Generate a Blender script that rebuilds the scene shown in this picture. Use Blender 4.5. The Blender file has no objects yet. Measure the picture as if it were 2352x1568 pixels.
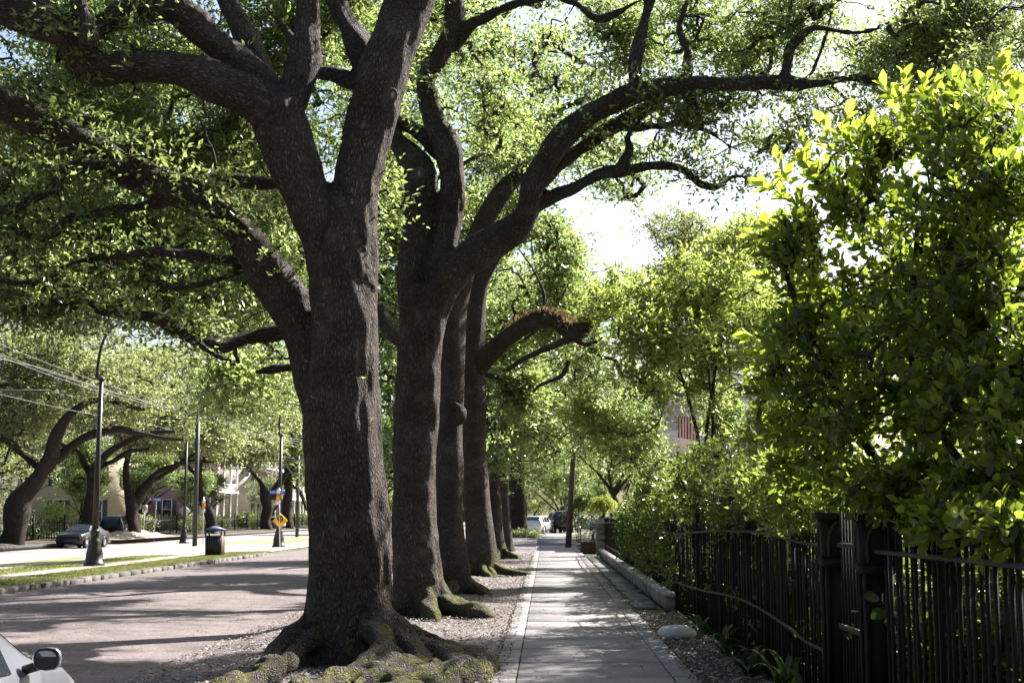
import bpy, math, random
import numpy as np
from mathutils import Vector, noise

# ------------------------------------------------------------------ camera, sky, sun, exposure
sc = bpy.context.scene
COL = sc.collection
CAM_H = 1.65
F = 3266.7            # focal length in units of a 2352 px wide picture (50 mm on 36 mm)
YAW = math.atan2(79.0, F)
PITCH = math.atan2(396.0, F)
cam = bpy.data.cameras.new('camera'); cam.lens = 50; cam.sensor_width = 36
cam.clip_start = 0.1; cam.clip_end = 5000
camo = bpy.data.objects.new('camera', cam); COL.objects.link(camo)
camo.location = (0, 0, CAM_H); camo.rotation_euler = (math.pi/2 + PITCH, 0, YAW)
sc.camera = camo

SUN_AZ, SUN_EL = math.radians(47), math.radians(41)
world = bpy.data.worlds.new('World'); sc.world = world; world.use_nodes = True
wn = world.node_tree
sky = wn.nodes.new('ShaderNodeTexSky'); sky.sky_type = 'NISHITA'; sky.sun_disc = False
sky.sun_elevation = SUN_EL; sky.sun_rotation = SUN_AZ
sky.air_density = 1.0; sky.dust_density = 3.0; sky.ozone_density = 1.0
wn.links.new(sky.outputs[0], wn.nodes['Background'].inputs[0])
wn.nodes['Background'].inputs[1].default_value = 0.062
sl = bpy.data.lights.new('sun', 'SUN'); sl.energy = 5.0; sl.angle = math.radians(0.53); sl.color = (1.0, .965, .93)
so = bpy.data.objects.new('sun', sl); COL.objects.link(so)
SUNV = Vector((math.sin(SUN_AZ)*math.cos(SUN_EL), math.cos(SUN_AZ)*math.cos(SUN_EL), math.sin(SUN_EL)))
so.rotation_euler = SUNV.to_track_quat('Z', 'Y').to_euler(); so.location = (20, 20, 40)
sc.view_settings.view_transform = 'Standard'; sc.view_settings.look = 'None'
sc.view_settings.exposure = 1.95; sc.view_settings.gamma = 1.0; sc.view_settings.use_curve_mapping = False
sc.render.engine = 'CYCLES'
cy = sc.cycles
cy.max_bounces = 7; cy.diffuse_bounces = 3; cy.glossy_bounces = 3; cy.transmission_bounces = 5; cy.transparent_max_bounces = 6
cy.sample_clamp_indirect = 6.0; cy.caustics_reflective = False; cy.caustics_refractive = False
cy.use_denoising = True
try:
    cy.denoiser = 'OPENIMAGEDENOISE'; cy.denoising_input_passes = 'RGB_ALBEDO_NORMAL'; cy.denoising_prefilter = 'ACCURATE'
except Exception:
    pass

# ------------------------------------------------------------------ geometry helpers
R_ = np.array([math.cos(YAW), math.sin(YAW), 0.0])
FW = np.array([-math.sin(YAW)*math.cos(PITCH), math.cos(YAW)*math.cos(PITCH), math.sin(PITCH)])
UP = np.cross(R_, FW)
CAMP = np.array([0, 0, CAM_H])
def ray(u, v):
    d = FW + R_*((u-1176)/F) + UP*((784-v)/F)
    return d/d[1]
def at(u, v, d):
    return CAMP + ray(u, v)*d
PROF = [(-3000, -.1), (-31.5, -.1), (-30.4, -.3), (-30.2, -.42), (-21.6, -.42), (-21.2, -.28), (-17, -.16), (-12.62, -.06),
        (-12.5, -.17), (-8.4, -.11), (-4.5, -.17), (-4.1, -.09), (-3.2, -.02), (-.5, 0), (1.5, 0), (2.0, 0), (2.4, .05), (6, .1), (3000, .1)]
PX = [p[0] for p in PROF]; PZ = [p[1] for p in PROF]
def hz(x):
    return np.interp(x, PX, PZ)
def ground(u, v):
    r = ray(u, v); z = 0.0
    for _ in range(12):
        d = (CAM_H - z)/(-r[2]); x = r[0]*d; z = float(hz(x))
    return CAMP + r*d
rng = np.random.default_rng(7)

def mk(name, V, polys, smooth=False, attrs=None):
    V = np.ascontiguousarray(V, dtype=np.float32)
    me = bpy.data.meshes.new(name)
    me.vertices.add(len(V)); me.vertices.foreach_set('co', V.ravel())
    polys = [np.asarray(p, dtype=np.int32) for p in polys if len(p)]
    loops = np.concatenate([p.ravel() for p in polys])
    tot = np.concatenate([np.full(len(p), p.shape[1], np.int32) for p in polys])
    st = np.concatenate([[0], np.cumsum(tot)[:-1]]).astype(np.int32)
    me.loops.add(len(loops)); me.loops.foreach_set('vertex_index', loops)
    me.polygons.add(len(tot)); me.polygons.foreach_set('loop_start', st)
    me.update(calc_edges=True)
    if smooth:
        me.polygons.foreach_set('use_smooth', np.ones(len(tot), dtype=bool))
    for k, a in (attrs or {}).items():
        a = np.ascontiguousarray(a, dtype=np.float32)
        if a.ndim == 1:
            at_ = me.attributes.new(k, 'FLOAT', 'POINT'); at_.data.foreach_set('value', a)
        else:
            at_ = me.attributes.new(k, 'FLOAT_VECTOR', 'POINT'); at_.data.foreach_set('vector', a.ravel())
    me.update()
    return me
def link(name, me, mat=None, parent=None, label=None, cat=None, group=None, kind=None, loc=None, rot=None):
    if mat is not None and me is not None and len(me.materials) == 0:
        me.materials.append(mat)
    o = bpy.data.objects.new(name, me); COL.objects.link(o)
    if parent is not None: o.parent = parent
    if loc is not None: o.location = loc
    if rot is not None: o.rotation_euler = rot
    tag(o, label, cat, group, kind)
    return o
def tag(o, label=None, cat=None, group=None, kind=None):
    for k, v in (('label', label), ('category', cat), ('group', group), ('kind', kind)):
        if v: o[k] = v
    return o
def thing(name, label, cat, loc=(0, 0, 0), rotz=0.0, group=None, kind=None):
    o = bpy.data.objects.new(name, None); COL.objects.link(o)
    o.location = [float(c) for c in loc]; o.rotation_euler = (0, 0, rotz); o.empty_display_size = .2
    return tag(o, label, cat, group, kind)
def unit(a):
    a = np.asarray(a, float); return a/np.maximum(np.linalg.norm(a, axis=-1, keepdims=True), 1e-9)

class MB:
    """collects simple shapes into one mesh"""
    def __init__(s): s.V = []; s.F = {}; s.n = 0
    def add(s, V, faces):
        V = np.asarray(V, float).reshape(-1, 3)
        for f in faces:
            s.F.setdefault(len(f), []).append([i+s.n for i in f])
        s.V.append(V); s.n += len(V); return s
    def box(s, c, size, rz=0.0, taper=1.0, rx=0.0):
        x, y, z = [q/2 for q in size]; t = taper
        P = np.array([[-x, -y, -z], [x, -y, -z], [x, y, -z], [-x, y, -z], [-x*t, -y*t, z], [x*t, -y*t, z], [x*t, y*t, z], [-x*t, y*t, z]])
        if rx:
            ca, sa = math.cos(rx), math.sin(rx); P = P @ np.array([[1, 0, 0], [0, ca, sa], [0, -sa, ca]])
        if rz:
            ca, sa = math.cos(rz), math.sin(rz); P = P @ np.array([[ca, sa, 0], [-sa, ca, 0], [0, 0, 1]])
        return s.add(P+np.asarray(c), [(0, 3, 2, 1), (4, 5, 6, 7), (0, 1, 5, 4), (1, 2, 6, 5), (2, 3, 7, 6), (3, 0, 4, 7)])
    def bevbox(s, c, size, b=.02, rz=0.0, jit=0.0):
        x, y, z = [q/2 for q in size]
        P = []
        for zz, o in ((-z, b), (-z+b, 0), (z-b, 0), (z, b)):
            P += [[-x+o, -y+o, zz], [x-o, -y+o, zz], [x-o, y-o, zz], [-x+o, y-o, zz]]
        P = np.array(P)
        if jit: P += rng.normal(0, jit, P.shape)
        if rz:
            ca, sa = math.cos(rz), math.sin(rz); P = P @ np.array([[ca, sa, 0], [-sa, ca, 0], [0, 0, 1]])
        fs = [(0, 3, 2, 1), (12, 13, 14, 15)]
        for k in range(3):
            for i in range(4):
                j = (i+1) % 4; fs.append((k*4+i, k*4+j, k*4+4+j, k*4+4+i))
        return s.add(P+np.asarray(c), fs)
    def tube(s, P, r, n=8, cap=True):
        V, q, _ = tube_np(np.asarray(P, float), np.broadcast_to(np.asarray(r, float), (len(P),)), n)
        fs = [tuple(x) for x in q]
        if cap:
            m = len(P); fs += [tuple(range(n-1, -1, -1)), tuple((m-1)*n+i for i in range(n))]
        return s.add(V, fs)
    def lathe(s, prof, c=(0, 0, 0), n=16):
        V = []; fs = []
        for r, z in prof:
            for i in range(n):
                a = 2*math.pi*i/n; V.append([c[0]+r*math.cos(a), c[1]+r*math.sin(a), c[2]+z])
        for k in range(len(prof)-1):
            for i in range(n):
                j = (i+1) % n; fs.append((k*n+i, k*n+j, k*n+n+j, k*n+n+i))
        fs += [tuple(range(n-1, -1, -1)), tuple((len(prof)-1)*n+i for i in range(n))]
        return s.add(V, fs)
    def quad(s, a, b, c, d): return s.add([a, b, c, d], [(0, 1, 2, 3)])
    def mesh(s, name, smooth=False, origin=None):
        V = np.concatenate(s.V)
        if origin is not None: V = V - np.asarray(origin, float)
        return mk(name, V, [np.array(f) for f in s.F.values()], smooth)
    def build(s, name, mat, parent=None, smooth=False, local=False, **kw):
        org = None if (parent is None or local) else np.array(parent.location)
        return link(name, s.mesh(name, smooth, org), mat, parent, **kw)

def catmull(P, k=6):
    P = np.asarray(P, float)
    if len(P) < 3:
        t = np.linspace(0, 1, k+1)[:, None]; return P[0]*(1-t)+P[-1]*t
    Q = np.vstack([2*P[0]-P[1], P, 2*P[-1]-P[-2]]); out = []
    for i in range(1, len(Q)-2):
        p0, p1, p2, p3 = Q[i-1], Q[i], Q[i+1], Q[i+2]
        for t in np.linspace(0, 1, k, endpoint=False):
            out.append(.5*((2*p1)+(-p0+p2)*t+(2*p0-5*p1+4*p2-p3)*t*t+(-p0+3*p1-3*p2+p3)*t**3))
    out.append(P[-1]); return np.array(out)
def frames(P):
    T = unit(np.gradient(P, axis=0)); n1 = np.zeros_like(P)
    a = np.cross(T[0], [0, 1, 0]) if abs(T[0][1]) < .9 else np.cross(T[0], [1, 0, 0]); a = unit(a)
    for i in range(len(P)):
        a = unit(a - T[i]*np.dot(a, T[i])); n1[i] = a
    return T, n1, np.cross(T, n1)
def tube_np(P, r, n):
    T, n1, n2 = frames(P); a = np.linspace(0, 2*math.pi, n, endpoint=False)
    off = (np.cos(a)[None, :, None]*n1[:, None, :] + np.sin(a)[None, :, None]*n2[:, None, :])*r[:, None, None]
    V = (P[:, None, :]+off).reshape(-1, 3)
    s = np.concatenate([[0], np.cumsum(np.linalg.norm(np.diff(P, axis=0), axis=1))])
    bc = np.stack([np.cos(a)[None, :]*r[:, None], np.sin(a)[None, :]*r[:, None], np.repeat(s[:, None], n, 1)], -1).reshape(-1, 3)
    m = len(P); i = np.arange(m-1)[:, None]*n; j = np.arange(n)[None, :]; jn = (j+1) % n
    q = np.stack([i+j, i+jn, i+n+jn, i+n+j], -1).reshape(-1, 4)
    return V, q, bc

# ------------------------------------------------------------------ materials
def newmat(name):
    m = bpy.data.materials.new(name); m.use_nodes = True; m.node_tree.nodes.clear(); return m
class NT:
    def __init__(s, m): s.t = m.node_tree
    def n(s, typ, **kw):
        nd = s.t.nodes.new('ShaderNode'+typ)
        for k, v in kw.items():
            if k.startswith('i_'):
                key = k[2:]; key = int(key) if key.isdigit() else key
                nd.inputs[key].default_value = v
            else: setattr(nd, k, v)
        return nd
    def l(s, a, b): s.t.links.new(a, b)
    def ramp(s, fac, stops):
        r = s.n('ValToRGB'); el = r.color_ramp.elements
        while len(el) < len(stops): el.new(.5)
        for e, (p, c) in zip(el, stops):
            e.position = p; e.color = (*c, 1) if len(c) == 3 else c
        s.l(fac, r.inputs[0]); return r.outputs[0]
    def noise(s, co, scale, detail=4, rough=.55):
        nd = s.n('TexNoise'); nd.inputs['Scale'].default_value = scale; nd.inputs['Detail'].default_value = detail
        nd.inputs['Roughness'].default_value = rough
        if co is not None: s.l(co, nd.inputs['Vector'])
        return nd.outputs[0]
    def mix(s, f, a, b, mode='MIX'):
        nd = s.n('MixRGB', blend_type=mode)
        for v, i in ((f, 0), (a, 1), (b, 2)):
            if hasattr(v, 'links'): s.l(v, nd.inputs[i])
            else: nd.inputs[i].default_value = v if i == 0 else ((*v, 1) if len(v) == 3 else v)
        return nd.outputs[0]
    def math(s, op, a, b=0.0, clamp=False):
        nd = s.n('Math', operation=op, use_clamp=clamp)
        for v, i in ((a, 0), (b, 1)):
            if hasattr(v, 'links'): s.l(v, nd.inputs[i])
            else: nd.inputs[i].default_value = v
        return nd.outputs[0]
    def map(s, co, scale):
        nd = s.n('Mapping'); nd.inputs['Scale'].default_value = scale; s.l(co, nd.inputs[0]); return nd.outputs[0]
    def bump(s, h, strength, dist):
        nd = s.n('Bump'); nd.inputs['Strength'].default_value = strength; nd.inputs['Distance'].default_value = dist
        s.l(h, nd.inputs['Height']); return nd.outputs[0]
    def out(s, sh):
        o = s.n('OutputMaterial'); s.l(sh, o.inputs[0])
    def pr(s, col, rough=.7, metal=0.0, spec=.4, normal=None):
        p = s.n('BsdfPrincipled')
        for v, k in ((col, 'Base Color'), (rough, 'Roughness'), (metal, 'Metallic'), (spec, 'Specular IOR Level')):
            if hasattr(v, 'links'): s.l(v, p.inputs[k])
            else: p.inputs[k].default_value = (*v, 1) if k == 'Base Color' else v
        if normal is not None: s.l(normal, p.inputs['Normal'])
        return p.outputs[0]
    def pos(s): return s.n('NewGeometry').outputs['Position']
def dk(c, k): return tuple(q*k for q in c)
def simple(name, col, rough=.7, metal=0.0, var=.25, scale=6.0, bump=.15, bdist=.01, bscale=40.0, spec=.4, coat=0.0, objrand=0.0):
    m = newmat(name); t = NT(m); co = t.pos()
    c = t.mix(t.noise(co, scale, 5), dk(col, 1-var), dk(col, 1+var))
    if objrand:
        oi = t.n('ObjectInfo').outputs['Random']
        c = t.mix(1.0, c, t.ramp(oi, [(0, (1-objrand,)*3), (1, (1+objrand*.4,)*3)]), 'MULTIPLY')
    nrm = t.bump(t.noise(co, bscale, 4), bump, bdist) if bump else None
    sh = t.pr(c, rough, metal, spec, nrm)
    if coat: sh.node.inputs['Coat Weight'].default_value = coat; sh.node.inputs['Coat Roughness'].default_value = .05
    t.out(sh); return m
def leafmat(name, dark, light, tdark, tlight, rough=.36, tmix=.42, spec=.5):
    m = newmat(name); t = NT(m)
    a = t.n('Attribute', attribute_name='lv').outputs['Fac']
    c = t.ramp(a, [(0, dark), (.85, light), (.985, light), (1, (.30, .16, .03))])
    tc = t.ramp(a, [(0, tdark), (.85, tlight), (.985, tlight), (1, (.5, .28, .03))])
    p = t.pr(c, rough, 0, spec)
    tr = t.n('BsdfTranslucent'); t.l(tc, tr.inputs[0])
    mx = t.n('MixShader'); mx.inputs[0].default_value = tmix; t.l(p, mx.inputs[1]); t.l(tr.outputs[0], mx.inputs[2])
    t.out(mx.outputs[0]); return m
M = {}
M['oak'] = leafmat('oak_leaf', (.036, .056, .026), (.105, .14, .060), (.21, .29, .065), (.48, .60, .18), rough=.27, tmix=.48, spec=.6)
M['oak2'] = leafmat('far_oak_leaf', (.055, .075, .038), (.13, .155, .075), (.22, .27, .08), (.46, .50, .18), rough=.34, tmix=.45)
M['laurel'] = leafmat('laurel_leaf', (.05, .078, .022), (.14, .18, .045), (.24, .33, .045), (.54, .63, .13), rough=.25, tmix=.46, spec=.6)
M['shrub'] = leafmat('shrub_leaf', (.016, .028, .010), (.06, .09, .020), (.10, .18, .012), (.60, .72, .08), rough=.30, tmix=.46, spec=.45)
M['hedge'] = leafmat('hedge_leaf', (.018, .032, .011), (.055, .08, .02), (.10, .16, .02), (.34, .44, .06), rough=.30)
M['willow'] = leafmat('pale_leaf', (.07, .11, .03), (.13, .18, .05), (.22, .32, .06), (.36, .46, .1), rough=.5)
M['fern'] = leafmat('fern_leaf', (.10, .14, .03), (.17, .21, .04), (.36, .42, .05), (.55, .6, .1), rough=.5)
M['lily'] = leafmat('strap_leaf', (.012, .028, .010), (.03, .06, .016), (.05, .10, .015), (.10, .18, .025), rough=.4, tmix=.3)
M['brownfern'] = leafmat('dry_fern', (.05, .035, .015), (.12, .08, .035), (.14, .09, .03), (.2, .13, .05), rough=.8)
M['litter'] = leafmat('leaf_litter', (.15, .12, .10), (.42, .37, .33), (.1, .06, .03), (.2, .14, .08), rough=.8, tmix=.15)
M['grassblade'] = leafmat('grass_blade', (.07, .085, .022), (.17, .175, .06), (.16, .19, .04), (.32, .34, .11), rough=.6, tmix=.35)

def barkmat(name, lo, hi, moss=True):
    m = newmat(name); t = NT(m)
    a = t.n('Attribute', attribute_name='barkco').outputs['Vector']
    mp = t.map(a, (1, 1, .30))
    wob = t.noise(mp, 9, 3); ad = t.n('VectorMath', operation='ADD')
    nd = t.n('TexNoise'); nd.inputs['Scale'].default_value = 11; nd.inputs['Detail'].default_value = 5; t.l(mp, nd.inputs['Vector'])
    sb = t.n('VectorMath', operation='SCALE'); sb.inputs['Scale'].default_value = .10; t.l(nd.outputs['Color'], sb.inputs[0])
    t.l(mp, ad.inputs[0]); t.l(sb.outputs[0], ad.inputs[1])
    vo = t.n('TexVoronoi', feature='DISTANCE_TO_EDGE'); vo.inputs['Scale'].default_value = 40; t.l(ad.outputs[0], vo.inputs['Vector'])
    vr = t.ramp(vo.outputs['Distance'], [(0, (0, 0, 0)), (.10, (.35, .35, .35)), (.34, (1, 1, 1))])
    fine = t.noise(t.map(a, (1, 1, .5)), 60, 4)
    big = t.noise(a, 1.7, 3)
    h = t.math('ADD', t.math('MULTIPLY', vr, .75), t.math('MULTIPLY', fine, .4))
    c = t.mix(h, lo, hi)
    c = t.mix(t.ramp(big, [(.38, (0, 0, 0)), (.62, (.75, .75, .75))]), c, t.mix(h, dk(lo, .7), (hi[0]*.62, hi[1]*.50, hi[2]*.42)))
    c = t.mix(t.ramp(t.noise(a, 3.1, 5, .6), [(.56, (0, 0, 0)), (.7, (.5, .5, .5))]), c, (hi[0]*1.15, hi[1]*1.18, hi[2]*1.1))
    lich = t.ramp(t.noise(a, 5.5, 6, .7), [(.60, (0, 0, 0)), (.72, (.35, .35, .35))])
    c = t.mix(lich, c, (.17, .17, .14))
    if moss:
        ms = t.n('Attribute', attribute_name='moss').outputs['Fac']
        nz = t.ramp(t.noise(t.pos(), 5.0, 8, .72), [(.32, (0, 0, 0)), (.68, (1, 1, 1))])
        f = t.ramp(t.math('ADD', t.math('MULTIPLY', ms, .9), t.math('MULTIPLY', nz, .9)), [(.90, (0, 0, 0)), (1.10, (1, 1, 1))])
        mc = t.mix(t.noise(t.pos(), 22, 4), (.05, .048, .012), (.22, .21, .045))
        c = t.mix(f, c, mc)
    t.out(t.pr(c, .88, 0, .25, t.bump(h, 1.0, .07))); return m
M['bark'] = barkmat('oak_bark', (.018, .014, .011), (.175, .145, .124))
M['barkfar'] = barkmat('far_bark', (.016, .013, .011), (.09, .074, .064), moss=False)
M['twig'] = simple('twig_bark', (.045, .036, .028), .9, var=.3, scale=9, bump=0)
# ------------------------------------------------------------------ leaves, limbs, trees
def rand_dirs(n, flat=.5):
    d = rng.normal(0, 1, (n, 3)); d[:, 2] *= flat; return unit(d)
def leaf_mesh(name, C, D, NRM, L, W, lv, quality=1):
    n = len(C); S = unit(np.cross(NRM, D)); NN = np.cross(D, S); L = L[:, None]; W = W[:, None]
    if quality == 1:
        fold = W*.16
        V = np.stack([C-D*L*.5, C+S*W*.5-D*L*.05+NN*fold, C+D*L*.5-NN*L*.06, C-S*W*.5-D*L*.05+NN*fold], 1).reshape(-1, 3)
        b = np.arange(n)[:, None]*4
        q = np.concatenate([b+np.array([[0, 1, 2]]), b+np.array([[0, 2, 3]])])
        return mk(name, V, [q], attrs={'lv': np.repeat(lv, 4)})
    ts = [0, .28, .6, .86, 1.0]; ws = [0, .40, .5, .26, 0]
    pts = []
    droop = rng.uniform(.02, .16, n)[:, None]
    for t in ts: pts.append(C+D*L*(t)-NN*L*droop*t*t)
    for sgn in (1, -1):
        for t, w in zip(ts[1:4], ws[1:4]):
            pts.append(C+D*L*t+S*W*w*sgn+NN*W*.13*w*2-NN*L*droop*t*t)
    V = np.stack(pts, 1).reshape(-1, 3); b = np.arange(n)[:, None]*11
    tr = np.concatenate([b+np.array([x]) for x in ((0, 5, 1), (3, 7, 4), (0, 1, 8), (3, 4, 10))])
    qd = np.concatenate([b+np.array([x]) for x in ((1, 5, 6, 2), (2, 6, 7, 3), (1, 2, 9, 8), (2, 3, 10, 9))])
    return mk(name, V, [tr, qd], smooth=True, attrs={'lv': np.repeat(lv, 11)})
def lvals(n, bright=0.0, dead=.003):
    v = np.clip(rng.beta(2.0, 2.2, n)+bright, 0, .95); v[rng.random(n) < dead] = 1.0; return v
def spice(v, dead=.002):
    v[rng.random(len(v)) < dead] = 1.0; return v
def cluster_leaves(C, k, spread, size, aspect=.44, flat=.6, updir=.15, bright=0.0, m=4):
    """sprays of leaves: every cluster centre carries m short twigs with k/m leaves along each"""
    kk = max(1, k//m); S = np.repeat(C, m, 0); SD = unit(rand_dirs(len(S), flat)+np.array([0, 0, .1]))
    SL_ = spread*rng.uniform(.7, 1.7, len(S))
    n = len(S)*kk; c0 = np.repeat(S, kk, 0); sd = np.repeat(SD, kk, 0); ln = np.repeat(SL_, kk)
    t = np.tile((np.arange(kk)+.5)/kk, len(S))+rng.normal(0, .05, n)
    L = size*rng.uniform(.7, 1.25, n)
    D = unit(sd*(.35+.5*t[:, None])+rand_dirs(n, .75)*.85+np.array([0, 0, updir]))
    P = c0+sd*(ln*t)[:, None]+np.array([0, 0, -.12])*(ln*t*t)[:, None]+D*(L*.55)[:, None]
    N = unit(rng.normal(0, .6, (n, 3))+np.array([0, 0, 1.0])); N = unit(N-D*np.sum(N*D, 1, keepdims=True))
    cb = np.repeat(rng.normal(0, .15, len(S)), kk)
    return P, D, N, L, L*aspect*rng.uniform(.8, 1.25, n), spice(np.clip(rng.beta(2.0, 2.2, n)+bright+cb, 0, .95))
def field(P, s=1.0, ph=0.0):
    x, y, z = (P*s).T
    return (np.sin(x*1.7+1.3*np.sin(y*.9+ph)+ph)+np.sin(y*1.9+1.1*np.sin(z*1.4+x*.6)+2*ph)+np.sin(z*2.6+1.2*np.sin(x*1.1-y*.4)+.7*ph))/3
def sample_blob(c, r, n, gap=.0, freq=.9, ph=0.0):
    out = []; got = 0
    while got < n:
        p = rng.normal(0, 1, (n*2, 3)); p = unit(p)*rng.random((n*2, 1))**(1/2.6)
        p = p*np.asarray(r)+np.asarray(c)
        p = p[field(p, freq, ph) > gap]
        out.append(p); got += len(p)
        if len(p) == 0: break
    return np.concatenate(out)[:n]
def prim(seeds, pts):
    n = len(pts); best = np.full(n, 1e9); par = np.zeros(n, int)
    for i in range(0, len(seeds), 64):
        d = np.linalg.norm(pts[:, None]-seeds[None, i:i+64], axis=2); j = d.argmin(1); m = d[np.arange(n), j]
        u = m < best; best[u] = m[u]; par[u] = -(i+j[u])-1
    done = np.zeros(n, bool); order = []
    key = best.copy(); acc = np.zeros(n)
    for _ in range(n):
        i = int(np.argmin(key)); order.append(i); done[i] = True; key[i] = 1e9
        d = np.linalg.norm(pts-pts[i], axis=1)
        u = (~done) & (d*1.04 < best); best[u] = d[u]; par[u] = i; key[u] = d[u]
    return par, order
def twigs_np(seeds, pts, rtip=.006, rings=3, sides=4, p=.47, rmax=.09):
    par, order = prim(seeds, pts); n = len(pts)
    cnt = np.ones(n)
    for i in reversed(order):
        if par[i] >= 0: cnt[par[i]] += cnt[i]
    r1 = np.minimum(rtip*cnt**p, rmax)
    A = np.where((par >= 0)[:, None], pts[np.maximum(par, 0)], seeds[np.maximum(-par-1, 0)])
    r0 = np.where(par >= 0, np.minimum(r1[np.maximum(par, 0)], r1*1.25), r1*1.35)
    B = pts; L = np.linalg.norm(B-A, axis=1)[:, None]; T = unit(B-A)
    n1 = unit(np.cross(T, rand_dirs(n, 1))); n2 = np.cross(T, n1)
    Vs = []
    for k in range(rings):
        t = k/(rings-1); c = A+(B-A)*t + (n1*rng.normal(0, .05, (n, 1))+n2*rng.normal(0, .05, (n, 1)))*L*(1 if 0 < k < rings-1 else 0)
        r = (r0*(1-t)+r1*.8*t)[:, None]
        for s in range(sides):
            a = 2*math.pi*s/sides; Vs.append(c+(n1*math.cos(a)+n2*math.sin(a))*r)
    V = np.stack(Vs, 1).reshape(-1, 3); b = np.arange(n)[:, None]*(rings*sides); q = []
    for k in range(rings-1):
        for s in range(sides):
            s2 = (s+1) % sides; q.append(b+np.array([[k*sides+s, k*sides+s2, k*sides+sides+s2, k*sides+sides+s]]))
    return V, np.concatenate(q)
def wob(P, amp, fr, ph):
    return P+np.stack([np.sin(P[:, 2]*fr+ph)+np.sin(P[:, 1]*fr*.7+2*ph), np.sin(P[:, 2]*fr*1.2+3*ph), np.sin(P[:, 0]*fr*1.1+ph)], 1)*amp

# ------------------------------------------------------------------ surface materials
def mottled(name, cols, scale, rough=.9, bump=.5, bdist=.01, fine=180.0, finevar=.5, big=.35, spec=.3, vor=0.0, crack=0.0, stain=0.0):
    m = newmat(name); t = NT(m); co = t.pos()
    c = t.ramp(t.noise(co, scale, 6, .62), [(.28+i*.44/(len(cols)-1), q) for i, q in enumerate(cols)])
    f = t.noise(co, fine, 3, .7)
    if vor:
        v = t.n('TexVoronoi'); v.inputs['Scale'].default_value = vor; t.l(co, v.inputs['Vector'])
        cc = t.n('SeparateColor'); t.l(v.outputs['Color'], cc.inputs[0])
        c = t.mix(1.0, c, t.ramp(cc.outputs[0], [(0, (.35, .33, .33)), (.55, (1, .96, .94)), (1, (1.5, 1.4, 1.35))]), 'MULTIPLY')
        f = t.math('SUBTRACT', f, v.outputs['Distance'])
    c = t.mix(1.0, c, t.ramp(f, [(.3, (1-finevar,)*3), (.7, (1+finevar,)*3)]), 'MULTIPLY')
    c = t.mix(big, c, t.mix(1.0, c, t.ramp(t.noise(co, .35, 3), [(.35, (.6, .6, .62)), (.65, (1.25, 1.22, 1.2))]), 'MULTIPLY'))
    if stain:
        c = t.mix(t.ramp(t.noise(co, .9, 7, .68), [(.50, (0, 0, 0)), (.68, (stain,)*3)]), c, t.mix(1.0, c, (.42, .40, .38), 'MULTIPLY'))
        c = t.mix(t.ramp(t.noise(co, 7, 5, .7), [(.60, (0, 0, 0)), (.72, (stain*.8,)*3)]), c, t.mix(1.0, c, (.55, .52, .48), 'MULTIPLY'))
    if crack:
        wv = t.n('TexVoronoi', feature='DISTANCE_TO_EDGE'); wv.inputs['Scale'].default_value = crack
        ds = t.n('VectorMath', operation='ADD'); nz = t.n('TexNoise'); nz.inputs['Scale'].default_value = 1.6; nz.inputs['Detail'].default_value = 6; t.l(co, nz.inputs['Vector']); t.l(co, ds.inputs[0]); t.l(nz.outputs['Color'], ds.inputs[1]); t.l(ds.outputs[0], wv.inputs['Vector'])
        c = t.mix(t.ramp(wv.outputs['Distance'], [(0, (.75, .75, .75)), (.012, (0, 0, 0))]), c, dk(cols[0], .3))
    t.out(t.pr(c, rough, 0, spec, t.bump(f, bump, bdist))); return m
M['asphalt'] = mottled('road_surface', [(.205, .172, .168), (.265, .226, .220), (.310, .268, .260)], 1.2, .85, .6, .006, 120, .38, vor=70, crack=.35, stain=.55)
M['farroad'] = mottled('far_road_surface', [(.20, .18, .17), (.27, .24, .23)], .8, .85, .3, .006, 60, .2)
M['crossing'] = mottled('crossing_surface', [(.34, .30, .27), (.46, .41, .37)], .9, .85, .3, .006, 50, .2)
M['slab'] = mottled('footpath_concrete', [(.17, .157, .155), (.225, .208, .204), (.265, .247, .243)], 2.2, .8, .35, .004, 150, .16, big=.5, crack=.45, stain=.6)
M['shell'] = mottled('shell_and_litter', [(.25, .225, .22), (.41, .375, .37), (.52, .485, .48)], 1.6, .95, 1.0, .03, 45, .5, vor=38)
M['soil'] = mottled('soil', [(.035, .026, .02), (.075, .055, .04), (.11, .085, .06)], 3, .95, .8, .02, 40, .5)
M['farsoil'] = mottled('far_soil', [(.05, .05, .03), (.08, .085, .04), (.12, .11, .07)], .6, .95, .4, .02, 12, .4)
M['lawn'] = mottled('lawn', [(.12, .14, .03), (.20, .20, .055), (.28, .26, .10)], 1.4, .9, .8, .03, 60, .4)
M['track'] = mottled('track_bed', [(.20, .16, .12), (.33, .28, .23), (.40, .34, .28)], 1.0, .95, .6, .02, 40, .35)
M['kerb'] = simple('kerb_stone', (.12, .105, .095), .9, var=.4, scale=9, bump=.5, bdist=.02, bscale=25, objrand=.35)
M['stone'] = simple('wall_stone', (.24, .215, .19), .9, var=.35, scale=7, bump=.6, bdist=.02, bscale=22, objrand=.3)
M['coping'] = simple('coping_stone', (.36, .34, .32), .85, var=.25, scale=6, bump=.4, bdist=.01, bscale=30, objrand=.2)
M['flag'] = simple('flagstone', (.20, .20, .20), .8, var=.3, scale=6, bump=.4, bdist=.01, bscale=30, objrand=.3)
M['iron'] = simple('wrought_iron', (.010, .009, .008), .7, 0.0, spec=.2, var=.5, scale=20, bump=.35, bdist=.004, bscale=60)
M['irongrey'] = simple('rail_iron', (.035, .029, .026), .7, 0.0, spec=.3, var=.4, scale=20, bump=.3, bdist=.004, bscale=60)
M['lampiron'] = simple('lamp_paint', (.025, .022, .02), .42, .2, var=.3, scale=8, bump=.2, bdist=.004)
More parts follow.
